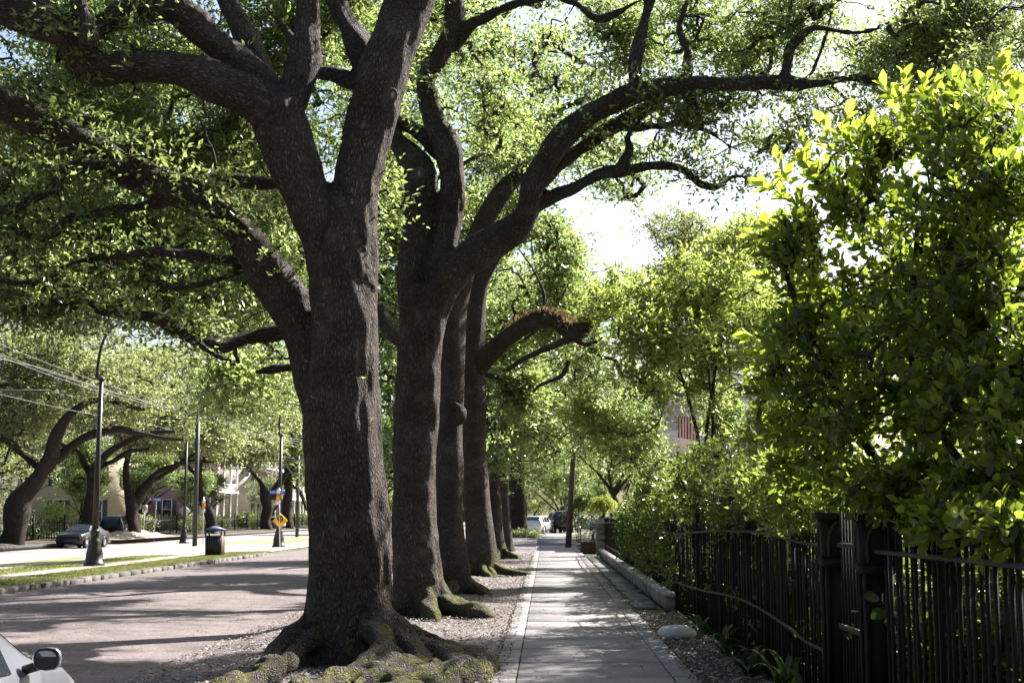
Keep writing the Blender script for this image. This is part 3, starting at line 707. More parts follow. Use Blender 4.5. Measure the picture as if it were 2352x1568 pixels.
T1.blob(100, -300, 17.5, 420, 220, 4.0, 230, .2, .6); T1.blob(600, -380, 18.5, 380, 260, 4.5, 230, .2, .6); T1.blob(1000, -420, 19, 320, 260, 4.5, 200, .2, .6)
T1.blob(-450, 150, 18, 250, 260, 4.0, 150, .2, .6)
for u, v, d_ in ((120, 300, 20.5), (350, 260, 21.2), (560, 360, 21.5), (230, 440, 19.8), (60, 560, 19.6), (330, 610, 19.8), (520, 640, 20.4), (130, 640, 19.2), (400, 660, 19.4), (40, 150, 19.5), (250, 80, 21), (480, 210, 21.5), (690, 60, 21)): T1.chunk(u, v, d_, .8)
for u, v in ((-150, -120), (150, -160), (450, -150), (750, -140), (-300, 120), (-250, 380), (100, -380), (500, -420), (900, -380)): T1.chunk(u, v, 18+rng.normal(0, 1.5), 1.1, True)
def along(t, i, n, a0=.1, a1=.95, k=1.5, front=0.0):
    P, r = t.L[i]; j = (len(P)*rng.uniform(a0, a1, n)).astype(int).clip(0, len(P)-1); o = unit(rng.normal(0, 1, (n, 3))*np.array([1, 1, .9])+np.array([0, -front, .35]))
    t.C.append(P[j]+o*(r[j]*k+rng.uniform(.0, .25, n))[:, None])
along(T1, 10, 110, .22, .98, 1.3, .5); along(T1, 3, 40, .35, 1, 1.5); along(T1, 5, 26, .3, 1, 1.4); along(T1, 14, 40, .2, 1, 1.5); along(T1, 11, 25, .2, 1, 2); along(T1, 12, 25, .2, 1, 2); along(T1, 13, 25, .2, 1, 2)
T1.crown(M['oak'], k=32, spread=.36, size=.088, rtip=.007, sides=6, rmax=.038, p=.42)

# --- second oak with the long limb over the footpath
D2 = 23.8
T2 = Tree('oak_tree', 'second oak in the row with a long limb reaching over the footpath', gbase(962, D2), G_ROW)
T2.crook = .08
T2.limb([(968, 1425, 140), (962, 1350, 118), (956, 1200, 106), (955, 1000, 98), (962, 850, 98), (975, 720, 112), (985, 660, 105)], D2)
T2.crook = .2
T2.limb([(960, 740, 80), (948, 620, 80), (965, 490, 78), (958, 400, 72), (925, 345, 58), (885, 285, 42), (850, 200, 34)], D2, D2+.6)
T2.limb([(990, 740, 70), (1003, 640, 64), (1026, 520, 66), (1036, 410, 62), (1030, 330, 58), (992, 255, 48), (976, 190, 45), (1008, 130, 46), (1040, 60, 45), (1038, -40, 40), (1050, -160, 32)], D2, D2+.4)
T2.limb([(1035, 380, 36), (975, 315, 33), (905, 270, 26), (860, 240, 18)], D2+.2, D2+1)
T2.limb([(1040, 110, 30), (1090, 52, 28), (1200, 6, 25), (1300, -6, 23), (1375, 42, 18), (1470, 0, 14), (1560, -40, 9)], D2+.4, D2-.8)
T2.limb([(985, 730, 80), (1020, 670, 78), (1085, 588, 76), (1170, 532, 76), (1210, 485, 66), (1232, 410, 58), (1300, 310, 55), (1400, 240, 50), (1500, 205, 46), (1600, 195, 40), (1750, 190, 36), (1860, 195, 28), (1960, 178, 20), (2035, 196, 13)], D2, D2-1.5)
T2.limb([(1455, 215, 32), (1465, 120, 28), (1492, 0, 24), (1500, -120, 18)], D2-.8, D2-.6)
T2.limb([(1572, 195, 26), (1580, 130, 22), (1562, 60, 16), (1580, 0, 12)], D2-.9, D2-.5)
T2.limb([(1800, 185, 24), (1820, 105, 20), (1872, 66, 18), (1960, 76, 13), (2040, 60, 8)], D2-1.2, D2-1.7)
T2.limb([(1850, 190, 18), (1882, 125, 14), (1905, 50, 10), (1915, -30, 7)], D2-1.2, D2-.8)
T2.limb([(1212, 480, 36), (1300, 440, 32), (1370, 402, 28), (1440, 390, 25), (1520, 380, 24), (1568, 388, 22), (1610, 420, 20), (1650, 428, 18), (1690, 405, 14), (1745, 417, 8)], D2-.4, D2-1.0)
T2.limb([(1420, 395, 22), (1446, 345, 20), (1440, 315, 16), (1465, 280, 10)], D2-.7, D2-.8)
T2.limb([(1225, 430, 42), (1300, 362, 40), (1400, 300, 38), (1500, 240, 34), (1565, 200, 28)], D2-.2, D2+.3)
T2.limb([(1420, 290, 22), (1500, 290, 18), (1570, 285, 16), (1640, 310, 13), (1700, 345, 10), (1825, 352, 7)], D2+.1, D2-.4)
T2.limb([(1880, 195, 10), (1920, 240, 8), (1950, 270, 6), (1985, 300, 4)], D2-1.4, D2-1.6)
T2.limb([(1640, 425, 8), (1690, 430, 6), (1720, 470, 4)], D2-1, D2-1)
T2.limb([(1520, 385, 8), (1528, 420, 6), (1520, 450, 4)], D2-1, D2-1)
roots(T2, T2.base, [(-.2, 1.0, .22), (-1.2, 1.1, .18), (-2.2, .9, .18), (3.4, .9, .2), (1.5, .8, .2)], z0=.5)
Q = catmull(np.array([[T2.base[0]+a, T2.base[1]+b, c, r] for a, b, c, r in [(.45, -.2, .22, .14), (.75, -.45, .10, .14), (.95, -.55, .06, .17), (1.1, -.8, .05, .15), (1.3, -.8, -.06, .1)]]), 4); T2.raw.append((Q[:, :3], Q[:, 3]))
T2.trunk(M['bark'], voxel=.045, moss=.75)
T2.blob(1200, 200, 26.5, 210, 190, 2.0, 330, .1, .75); T2.blob(1360, 160, 25.8, 170, 150, 1.8, 200, .15, .75); T2.blob(1150, 330, 29.5, 120, 80, 1.2, 110, .05)
T2.blob(1560, 100, 24.4, 220, 110, 1.6, 190, .2, .7); T2.blob(1780, 90, 23.6, 220, 90, 1.5, 150, .22, .7); T2.blob(1980, 60, 23.0, 190, 80, 1.4, 160, .22, .7)
T2.blob(2190, 120, 23.4, 230, 100, 1.8, 270, .1, .7); T2.blob(2080, 40, 23.2, 230, 70, 1.4, 130, .2); T2.blob(1640, 280, 24, 240, 75, 1.5, 150, .1, 1.2); T2.blob(1480, 335, 23.6, 130, 45, .9, 70, .15)
T2.blob(1740, 320, 23.6, 130, 50, 1.2, 50, .1, 1.2); T2.blob(1960, 290, 22.6, 60, 40, .6, 18, .2); T2.blob(1400, 330, 24.8, 110, 70, 1.1, 90, .1)
T2.blob(900, 380, 26.4, 70, 140, 1.5, 120, .05); T2.blob(1010, 60, 26.8, 120, 80, 1.5, 100, .1)
T2.blob(1100, -200, 24, 380, 170, 3.5, 190, .2, .6); T2.blob(1700, -180, 23.5, 380, 150, 3.5, 170, .25, .6); T2.blob(2250, -120, 23, 260, 170, 3.0, 120, .25, .6)
for u, v, d_ in ((1130, 120, 26.8), (1280, 200, 26.2), (1200, 330, 32), (1420, 100, 25.5), (1580, 50, 24.6), (1840, 40, 24), (2170, 110, 23.8), (2290, 60, 23.6), (2010, 190, 25), (2130, 220, 25.2), (2260, 200, 25), (2330, 300, 25), (900, 330, 27), (1000, 30, 27)): T2.chunk(u, v, d_, .85)
for u, v, d_ in ((2485, 63, 21.5), (2440, 150, 20.5), (2520, -40, 22.5), (2600, 120, 20.5), (2560, 40, 19.5)): T2.chunk(u, v, d_, 1.0)  # pads right of the frame, added to shade the near footpath
for u, v in ((900, -160), (1150, -140), (1400, -150), (1700, -130), (2000, -120), (2250, -130), (2450, 60), (1300, -350), (1800, -330)): T2.chunk(u, v, 24+rng.normal(0, 1.5), 1.1, True)
along(T2, 5, 70, .45, 1, 1.8); along(T2, 10, 40, .3, 1, 2); along(T2, 13, 30, .2, 1, 2); along(T2, 8, 20, .3, 1, 2); along(T2, 12, 24, .3, 1, 1.6); along(T2, 2, 24, .4, 1, 1.4)
T2.crown(M['oak'], k=28, spread=.40, size=.095, rtip=.008, sides=6, rmax=.045, p=.42)

# --- third to seventh oaks
D3 = 30.0
T3 = Tree('oak_tree', 'third oak in the row, straight dark trunk between second and fourth', gbase(1038, D3), G_ROW)
T3.crook = .15
T3.limb([(1042, 1368, 92), (1040, 1330, 78), (1033, 1150, 68), (1033, 950, 60), (1040, 800, 56), (1050, 700, 52), (1072, 600, 50), (1110, 510, 46), (1160, 430, 42), (1215, 385, 34), (1290, 330, 26), (1350, 250, 18)], D3)
T3.limb([(1036, 900, 46), (985, 820, 42), (900, 770, 38), (860, 700, 32), (780, 640, 26), (700, 600, 20)], D3, D3+2)
T3.limb([(1045, 720, 40), (1020, 600, 34), (960, 480, 28), (900, 420, 22), (840, 330, 15)], D3, D3+1.5)
roots(T3, T3.base, [(-.3, 1.0, .15), (-1.4, .8, .15), (3.3, .8, .15), (1.5, .7, .15)], z0=.4)
Q = at(1058, 955, D3-.3); T3.raw.append((catmull(np.array([Q+[-.2, .1, -.2], Q+[-.05, 0, -.05], Q+[.0, 0, .12], Q+[-.15, .1, .3]]), 4), np.array([.05, .1, .15, .19, .21, .21, .19, .17, .15, .12, .09, .06, .04])*.7))
T3.trunk(M['bark'], sides=16, moss=.6)
T3.blob(1200, 330, 33, 103, 200, 2.8, 330, .12, .7); T3.blob(900, 450, 33, 76, 330, 2.5, 380, .12, .7); T3.blob(600, 520, 34, 99, 260, 3.0, 420, .12, .7); T3.blob(250, 400, 34, 148, 200, 3.0, 420, .15, .7)
T3.blob(900, 780, 33, 40, 130, 1.8, 140, .0); T3.blob(760, 100, 33, 117, 140, 3, 300, .12); T3.blob(1150, -100, 32, 300, 72, 4, 160, .12); T3.blob(150, 640, 35, 117, 130, 2.5, 230, .12)
T3.blob(300, 130, 34, 157, 140, 3, 260, .12)
for u, v in ((80, 380), (260, 300), (430, 420), (600, 360), (700, 520), (620, 680), (450, 620), (250, 560), (60, 600), (900, 300), (900, 520), (1100, 300), (1250, 250), (1180, 430), (760, 120), (560, 130), (320, 130), (80, 200), (960, 700), (1380, 330)): T3.chunk(u+rng.normal(0, 25), v+rng.normal(0, 20), 33+rng.normal(0, 1.5), 1.25)
T3.crown(M['oak'], k=32, spread=.42, size=.125, rtip=.011)

D4 = 39.0
T4 = Tree('oak_tree', 'fourth oak in the row with a fern-covered limb arching right', gbase(1100, D4), G_ROW)
T4.crook = .15
T4.limb([(1110, 1322, 96), (1106, 1280, 74), (1098, 1150, 62), (1088, 1000, 56), (1085, 880, 58), (1085, 760, 54), (1102, 650, 50), (1135, 585, 42), (1165, 520, 30), (1185, 440, 20)], D4)
T4.limb([(1090, 850, 50), (1150, 788, 42), (1215, 742, 40), (1270, 735, 43), (1318, 765, 40), (1352, 740, 30), (1385, 716, 30), (1425, 712, 22), (1480, 700, 14)], D4, D4-3)
T4.limb([(1320, 772, 22), (1265, 797, 15), (1210, 820, 13), (1165, 850, 11)], D4-2, D4-2.4)
T4.limb([(1318, 775, 18), (1345, 790, 12), (1370, 785, 9)], D4-2, D4-2.4)
T4.limb([(1305, 830, 12), (1290, 862, 10), (1240, 885, 8), (1225, 900, 5)], D4-1.5, D4-1)
T4.limb([(1240, 740, 9), (1250, 680, 7), (1225, 620, 5), (1190, 570, 3)], D4-1, D4-.8)
roots(T4, T4.base, [(-.5, 1.5, .11), (-1.3, 1.3, .10), (-.1, 1.2, .10), (-.8, 1.0, .12), (3.3, .8, .12), (-2.2, 1.0, .11)], z0=.42)
T4.trunk(M['bark'], sides=16, moss=1.0)
T4.blob(1260, 640, 43, 85, 150, 3.0, 380, .12, .6); T4.blob(1130, 480, 44, 67, 170, 3, 250, .15, .6); T4.blob(1200, 890, 41, 49, 60, 1.8, 170, .12); T4.blob(1170, 780, 44, 49, 120, 2, 180, .12)
T4.blob(1000, 880, 43, 54, 170, 2.5, 220, 0); T4.blob(520, 660, 46, 117, 150, 3, 300, .15, .6); T4.blob(900, 200, 43, 180, 220, 4, 300, .12); T4.blob(150, 560, 46, 117, 160, 3, 260, .15, .6)
T4.blob(1400, 220, 44, 160, 110, 3, 50, .12)
for u, v in ((150, 480), (330, 500), (520, 560), (640, 620), (430, 660), (180, 620), (560, 740), (940, 620), (890, 720), (885, 860), (890, 980), (1000, 800), (960, 960), (1150, 560), (1250, 660), (1340, 720), (1200, 760), (1050, 180), (1250, 120), (860, 140)): T4.chunk(u+rng.normal(0, 25), v+rng.normal(0, 20), 45+rng.normal(0, 2), 1.6)
T4.crown(M['oak'], k=32, spread=.5, size=.155, rtip=.014, rings=2)
# brown resurrection fern on the arching limb
P, r = T4.L[1]; idx = rng.integers(8, 36, 2600)
fc = P[idx]+rng.normal(0, 1, (2600, 3))*.02+np.stack([rng.normal(0, .6, 2600)*r[idx], rng.normal(0, .6, 2600)*r[idx], r[idx]*rng.uniform(.55, 1.15, 2600)], 1)
o = link('fern_growth', leaf_mesh('fern_growth', fc-T4.base, rand_dirs(2600, 1.2), rand_dirs(2600, 1), np.full(2600, .13), np.full(2600, .05), lvals(2600)), M['brownfern'], T4.root); o['kind'] = 'stuff'

D5 = 53.5
T5 = Tree('oak_tree', 'fifth oak in the row, slim trunk with bright moss edge', gbase(1134, D5), G_ROW)
T5.crook = .15
T5.limb([(1140, 1286, 66), (1137, 1250, 48), (1128, 1120, 40), (1120, 1000, 36), (1125, 900, 36), (1140, 820, 30), (1180, 760, 20), (1230, 700, 14)], D5)
T5.limb([(1125, 960, 26), (1180, 930, 22), (1240, 900, 18), (1300, 905, 12)], D5, D5-1)
roots(T5, T5.base, [(-.4, 1.4, .15), (-1.3, 1.2, .15), (3.3, .8, .15)], z0=.4)
T5.trunk(M['bark'], sides=14, moss=1.0)
T5.blob(1220, 950, 54, 110, 65, 2.5, 190, .0); T5.blob(1300, 800, 58, 110, 110, 3, 190, .05); T5.blob(1130, 1050, 52, 50, 40, 1, 50, -.1); T5.blob(1180, 700, 58, 130, 140, 4, 150, .05)
T5.blob(560, 900, 60, 170, 90, 4, 190, .05, .6)
for u, v in ((1220, 900), (1330, 820), (1180, 780), (1260, 700), (1130, 1000), (900, 1060), (960, 1040), (540, 880), (650, 800)): T5.chunk(u, v, 58+rng.normal(0, 2), 1.9)
T5.crown(M['oak'], k=34, spread=.7, size=.15, rtip=.011, rings=2)
D6 = 64.0
T6 = Tree('oak_tree', 'sixth oak, thin trunk just behind the fifth with dead twigs', gbase(1160, D6), G_ROW)
T6.limb([(1166, 1266, 38), (1163, 1240, 28), (1155, 1130, 25), (1150, 1040, 23), (1160, 960, 20), (1200, 900, 14)], D6)
T6.trunk(M['bark'], sides=12, moss=.7)
T6.blob(1250, 1000, 64, 80, 50, 2.5, 120, .0); T6.blob(1300, 920, 68, 100, 70, 3, 150, .0)
T6.crown(M['oak'], k=32, spread=.6, size=.17, rtip=.012, rings=2)
D7 = 107.0
T7 = Tree('oak_tree', 'farthest dark oak trunk standing at the end of the row', gbase(1190, D7), G_ROW)
T7.limb([(1193, 1236, 58), (1191, 1215, 42), (1188, 1120, 36), (1186, 1050, 38), (1205, 1015, 26), (1240, 985, 16), (1290, 985, 9)], D7)
T7.limb([(1186, 1070, 26), (1165, 1020, 20), (1150, 970, 14)], D7)
T7.trunk(M['barkfar'], sides=12)
T7.blob(1200, 1000, 106, 90, 38, 4, 150, -.1); T7.blob(1260, 930, 108, 120, 60, 6, 190, .0); T7.blob(1340, 990, 110, 60, 50, 4, 80, 0)
T7.crown(M['oak'], k=32, spread=.75, size=.24, rtip=.02, rings=2)

# ------------------------------------------------------------------ oaks across the avenue
G_FAR = 'oaks across the avenue'
def farbase(u, X):
    d = X/ray(u, 1240)[0]; return np.array([X, d, -.1]), d
def fartree(u, X, label, limbs, blobs, k=34, size=None, mat='oak2'):
    b, d = farbase(u, X)
    t = Tree('oak_tree', label, b, G_FAR)
    t.crook = .38
    for sp in limbs: t.limb([(u_, v_, w_*(.85 if v_ > 1110 else .55)) for u_, v_, w_ in sp], d, d-2)
    t.trunk(M['barkfar'], sides=12)
    for bl in blobs:
        t.blob(bl[0], bl[1], d+bl[5], bl[2]*1.25, bl[3]*1.2, 4.0, int(bl[4]*1.9), bl[6] if len(bl) > 6 else -.05, .6)
    t.crown(M[mat], k=k, spread=d*.009, size=size or d*.0027, rtip=d*.00016, rings=2, rmax=.12, seedmin=3)
    return t
fartree(30, -31.8, 'leaning oak with a burl beside the parked black sedan', [
    [(15, 1268, 95), (30, 1225, 66), (55, 1150, 60), (90, 1085, 66), (118, 1050, 74), (130, 1000, 48), (160, 950, 36), (230, 920, 26), (330, 940, 16)],
    [(95, 1075, 40), (50, 1040, 30), (10, 1010, 24), (-60, 990, 18)], [(120, 1060, 40), (190, 1010, 36), (260, 985, 32), (340, 1000, 20), (420, 1010, 12)]],
    [(60, 870, 120, 90, 210, 0), (10, 960, 90, 50, 90, 0), (200, 860, 120, 70, 170, 2), (40, 1100, 70, 50, 60, 6), (290, 900, 80, 60, 90, 0)])
fartree(205, -31.8, 'dark oak trunk behind the nearest street lamp', [
    [(195, 1245, 60), (203, 1200, 44), (212, 1120, 38), (225, 1070, 36), (260, 1030, 28), (320, 1000, 22), (400, 990, 14)], [(212, 1100, 30), (180, 1040, 22), (140, 1020, 14)],
    [(220, 1080, 26), (255, 1060, 20), (290, 1040, 22), (340, 1030, 14)]],
    [(300, 880, 110, 70, 160, 3), (230, 960, 110, 45, 100, 0), (120, 790, 150, 60, 130, 8), (360, 960, 80, 40, 80, 2)])
fartree(300, -31.8, 'forked oak with twin curving stems before the pink house', [
    [(302, 1238, 52), (304, 1200, 38), (300, 1150, 34), (292, 1100, 28), (290, 1060, 24), (300, 1030, 18)], [(305, 1170, 28), (330, 1120, 24), (370, 1080, 20), (410, 1065, 16), (450, 1040, 10)],
    [(340, 1110, 18), (385, 1085, 16), (430, 1060, 12), (490, 1060, 8)]],
    [(400, 950, 130, 55, 180, 0), (470, 1010, 110, 28, 90, 0), (420, 850, 120, 50, 130, 8), (350, 1020, 60, 20, 40, 0)])
fartree(478, -31.8, 'leaning oak behind the wooden wire pole', [
    [(486, 1232, 38), (480, 1190, 28), (466, 1140, 26), (458, 1090, 24), (470, 1050, 18), (520, 1040, 12)], [(462, 1100, 18), (430, 1070, 14), (400, 1060, 8)]],
    [(520, 960, 110, 55, 170, 0), (570, 1030, 70, 22, 60, 0), (480, 1045, 60, 14, 30, 0)])
fartree(615, -31.8, 'Y-shaped oak in front of the long white gallery house', [
    [(615, 1228, 36), (613, 1190, 30), (610, 1150, 32), (600, 1110, 20), (575, 1080, 14), (560, 1060, 10)], [(614, 1155, 26), (640, 1115, 22), (660, 1085, 16), (690, 1060, 10)]],
    [(590, 1040, 90, 25, 90, 0), (640, 960, 90, 60, 150, 4), (560, 880, 110, 60, 130, 10), (690, 1010, 50, 40, 50, 0)])
fartree(662, -31.8, 'oak trunk directly behind the yellow diamond sign', [
    [(662, 1226, 34), (660, 1150, 28), (660, 1080, 28), (655, 1040, 20), (650, 1000, 14)], [(664, 1110, 12), (690, 1130, 11), (705, 1170, 9)], [(662, 1080, 12), (690, 1070, 10), (720, 1090, 8)]],
    [(680, 930, 70, 80, 120, 0), (700, 1060, 40, 50, 40, 0), (630, 850, 80, 50, 80, 4)])
# ------------------------------------------------------------------ background trees (three built, then copied)
def gen_tree(H, R, trunk_r, nclus, k, size, seed, matleaf, hfork=.35):
    """one tree at the origin: returns trunk, branches and crown meshes"""
    Ls = []; zf = H*hfork
    Ls.append(catmull(np.array([[0, 0, -.2, trunk_r*1.4], [.05, 0, .6, trunk_r], [.12, .05, zf*.6, trunk_r*.85], [.05, .1, zf, trunk_r*.8]]), 5))
    for i in range(6):
        a = i*2*math.pi/6+rng.normal(0, .3); e = rng.uniform(.35, .9)
        p = [[.05, .1, zf*rng.uniform(.75, 1.0), trunk_r*.5]]
        for s in (.35, .7, 1.0):
            p.append([math.cos(a+rng.normal(0, .15))*R*.8*s*math.cos(e*.7), math.sin(a)*R*.8*s*math.cos(e*.7), zf+(H-zf)*.75*s*e+rng.normal(0, .3), trunk_r*.5*(1-s*.8)])
        Ls.append(catmull(np.array(p), 5))
    Vs, Qs, Bs, off = [], [], [], 0
    for Q in Ls:
        V, q, b = tube_np(Q[:, :3], np.maximum(Q[:, 3], .03), 9); Vs.append(V); Qs.append(q+off); Bs.append(b); off += len(V)
    V = np.concatenate(Vs)
    tm = mk('trunk', V, [np.concatenate(Qs)], True, {'barkco': np.concatenate(Bs), 'moss': np.zeros(len(V))}); tm.materials.append(M['barkfar'])
    C = []
    for i in range(9):
        a = rng.uniform(0, 6.28); rr = R*rng.uniform(.25, .68); z = zf+(H-zf)*rng.uniform(.25, .82)
        C.append(sample_blob((math.cos(a)*rr, math.sin(a)*rr, z), (R*.42, R*.42, (H-zf)*.2), nclus//10, -.05, .7, seed+i))
    C.append(sample_blob((0, 0, H*.82), (R*.5, R*.5, H*.16), nclus//8, -.05, .7, seed))
    C = np.concatenate(C); sd = np.concatenate([Q[4:, :3] for Q in Ls])
    bv, bq = twigs_np(sd, C, .018, 2, 3, .47, .12); bm = mk('branches', bv, [bq], True); bm.materials.append(M['twig'])
    a = cluster_leaves(C, k, R*.12, size, .42); cm = leaf_mesh('crown', *a); cm.materials.append(matleaf)
    return tm, bm, cm
GT = [gen_tree(13, 6.5,   .38, 760, 34, .23, 1, M['oak2']), gen_tree(11, 5.2, .3, 640, 34, .21, 2, M['oak']), gen_tree(10, 5.0, .25, 640, 34, .20, 3, M['willow'], .2)]
def bgtree(kind, x, y, s, rz, label, z=None, group='background trees', name='background_tree'):
    t = thing(name, label, 'tree', (x, y, float(hz(x)) if z is None else z), rz, group); t.scale = (s, s, s)
    for nm, me in zip(('trunk', 'branches', 'crown'), GT[kind]):
        o = link(nm, me, None, t)
        if nm != 'trunk': o['kind'] = 'stuff'
    return t
bg = [
 (2, 1.5, 152, 1.0, .3, 'pale feathery green tree beyond the parked cars'), (2, -6.5, 165, 1.0, 2.1, 'pale green tree behind the farthest oak trunk'),
 (0, 15, 92, 1.2, .5, 'tall dense tree rising behind the flag'), (1, 6.2, 84, .95, 1.4, 'dark tree just beyond the leaning pole'), (0, 12, 102, 1.1, 2.7, 'large dark tree beyond the driveway'),
 (1, 5.0, 108, .9, 4.4, 'dark tree above the parked blue vehicle'), (0, 20, 128, 1.25, 3.3, 'broad tree far behind the white house'), (0, 15, 48, .9, 4.1, 'tree behind the bright laurel in the garden'),
 (2, 9, 172, 1.1, 5.1, 'pale tree at the far end of the cross street'), (0, -6, 235, 1.3, 1.1, 'hazy tree closing the end of the footpath axis'), (0, 22, 235, 1.4, 2.2, 'hazy tree far beyond the cross street'),
 (0, -30, 190, 1.1, .2, 'far oak past the gallery house'), (0, -31, 225, 1.1, 1.9, 'farther oak past the gallery house'), (0, -22, 265, 1.4, 3.0, 'hazy tree closing the far roadway'), (0, -12, 290, 1.5, 4.2, 'hazy tree closing the avenue'),
 (0, -39, 300, 1.6, .9, 'hazy tall tree at the far left end of the avenue'), (0, -52, 142, 1.15, 5.6, 'tall tree behind the beige house'), (0, -60, 186, 1.3, .7, 'tall tree behind the pink house'), (0, -58, 235, 1.3, 2.4, 'tall tree behind the long gallery house'),
 (1, -44, 108, 1.1, 3.6, 'garden tree in front of the beige house'), (0, -50, 92, 1.05, 1.2, 'garden tree behind the leaning oak'), (1, -42, 76, 1.0, 2.9, 'garden tree at the left edge of the view'), (0, -70, 120, 1.3, 4.8, 'tall tree far behind the garden trees'),
 (0, -75, 170, 1.5, .1, 'tall tree far behind the beige house'), (0, 32, 70, 1.1, 2.0, 'tree in the deep garden on the fence side'), (1, -36.5, 128, .55, .4, 'small bright tree by the beige house corner'), (1, -38.5, 118, .8, 1.0, 'leafy garden tree hiding the left of the beige house'), (1, -39.5, 140, .75, 2.2, 'leafy garden tree before the beige wall'), (1, -37, 148, .6, 2.0, 'garden tree shading the beige front'), (1, -36.6, 112, .5, 2.6, 'small dark tree behind the dark pickup'), (1, -38, 160, .6, 4.0, 'garden tree before the pink house gallery'), (0, -37.5, 196, .55, 1.0, 'garden tree between the two gallery houses'),
 (0, 45, 150, 1.5, 1.5, 'broad tree far off beyond the gardens'), (0, -90, 260, 1.8, 3.1, 'tall tree on the far skyline behind the houses')]
rear = [(0, -3.0, -3, 1.0, 0.0), (1, 5.5, -5, 1.0, 1.1), (0, -10.5, -7, 1.1, 2.2), (1, -18, -3, 1.1, 3.3000000000000003), (0, -29, 2, 1.1, 4.4), (1, 1, -15, 1.2, 5.5), (0, 11, -13, 1.2, 6.6000000000000005), (1, -13, -19, 1.2, 7.700000000000001), (0, -25, -15, 1.2, 8.8), (1, 15, 5, 1.0, 9.9), (0, 22, -6, 1.2, 11.0), (1, -38, -10, 1.2, 12.100000000000001), (0, -33, 22, 1.0, 13.200000000000001), (1, -5, -30, 1.4, 14.3), (0, 20, -28, 1.5, 15.400000000000002), (1, -30, -32, 1.5, 16.5)]  # unseen trees, added to keep skylight off the surfaces facing the camera
RL = 'unseen tree added behind the viewpoint to block sky light'
for b_ in rear: bgtree(*b_, RL, group='unseen trees added behind the viewpoint')
bg += [(0, 12, 16, .8, 2.4, 'unseen garden tree added deep behind the iron railing to block sky light'), (1, -17, 150, 1.15, 2.0, 'median tree glimpsed between the two nearest trunks'), (0, -19.5, 196, 1.2, 1.0, 'second median tree farther down the avenue'), (0, -20, 345, 2.0, 1.0, 'hazy tall tree closing the avenue, left of centre'), (0, -44, 360, 2.1, 2.0, 'hazy tall tree closing the avenue behind the gallery house'), (0, 4, 340, 2.0, 3.0, 'hazy tall tree closing the view above the parked cars'), (0, 28, 350, 2.1, 4.0, 'hazy tall tree far beyond the cross street gardens'), (0, -32, 400, 2.2, 5.0, 'farthest hazy tree in line with the far roadway'), (0, -8, 400, 2.2, .5, 'farthest hazy tree in line with the avenue')]  # the first one stays out of view, added as an occluder
for b_ in bg: bgtree(*b_)
for k_, (x_, y_, s_, lb_) in enumerate(((-46, 290, 1.3, 'low thicket filling the far end behind the gallery house'), (-34, 300, 1.2, 'low thicket at the far end of the far roadway'), (-24, 292, 1.2, 'low thicket at the far end of the median'), (-14, 300, 1.2, 'low thicket where the avenue bends away'), (-4, 285, 1.1, 'low thicket behind the farthest oak'), (7, 215, 1.0, 'low thicket beyond the cross street'), (16, 200, 1.0, 'low thicket right of the parked cars'), (-58, 270, 1.3, 'low thicket beyond the last house'))):
    bgtree(k_ % 2, x_, y_, s_, k_*.9, lb_, z=-4.6*s_, group='low thickets at the far end', name='thicket')

# ------------------------------------------------------------------ laurel, near shrub, garden
def bush(name, label, cat, base, blobs, mat, k, spread, size, aspect=.42, quality=1, stems=5, group=None, rtip=.005, bright=0.0, gap=-.15, freq=1.4, stemr=.03, world=True, flat=.8):
    t = Tree(name, label, base, group, cat); base = np.array(base, float)
    for c, r, n in blobs: t.wblob(c, r, n, gap, freq)
    cen = np.concatenate(t.C)
    for i in range(stems):
        e = cen[int(rng.integers(len(cen)))]; p0 = base+np.array([rng.normal(0, .12), rng.normal(0, .12), -.05])
        hh = e[2]-p0[2]; t.crook = .25; m1 = p0*.85+e*.15; m1[2] = p0[2]+hh*.45; m2 = p0*.5+e*.5; m2[2] = p0[2]+hh*.75; t.wl([p0, m1, m2, e], [stemr, stemr*.75, stemr*.5, stemr*.2], 5)
    t.trunk(M['barkfar'], sides=7, part='stem')
    t.crown(mat, k=k, spread=spread, size=size, rtip=rtip, rings=2, sides=3, aspect=aspect, quality=quality, bright=bright, rmax=.03, seedmin=.1, flat=flat)
    return t
def B(u, v, d, ru, rv, rd, n): return (at(u, v, d), (ru*d/F, rd, rv*d/F), n)
bush('laurel_tree', 'sunlit yellow-green laurel tree behind the fence hedge', 'tree', (4.0, 35, .1),
     [B(1580, 690, 35, 220, 120, 2.2, 300), B(1720, 650, 36, 140, 130, 2.0, 210), B(1430, 780, 33.5, 130, 130, 1.8, 150), B(1620, 820, 34, 230, 140, 2.2, 270), B(1420, 930, 33.5, 110, 80, 1.6, 90), B(1745, 960, 32, 110, 90, 1.5, 200), B(1760, 780, 33, 120, 150, 1.8, 200), B(1735, 545, 36.5, 90, 80, 1.6, 90), B(1800, 640, 35, 70, 110, 1.4, 90)],
     M['laurel'], 28, .40, .17, .34, stems=5, rtip=.009, bright=.16, stemr=.07, gap=.12, freq=1.1)
bush('garden_tree', 'grey-green tree top standing above the sunlit laurel', 'tree', (7.6, 56, .1),
     [B(1560, 545, 56, 100, 60, 2.5, 140), B(1640, 590, 56, 110, 70, 2.5, 130), B(1290, 660, 58, 60, 70, 2.5, 90), B(1390, 680, 57, 80, 50, 2.5, 90), B(1560, 660, 57, 180, 80, 3, 170)], M['oak2'], 34, .42, .15, .42, stems=4, rtip=.012, stemr=.14, gap=.05, freq=.8)
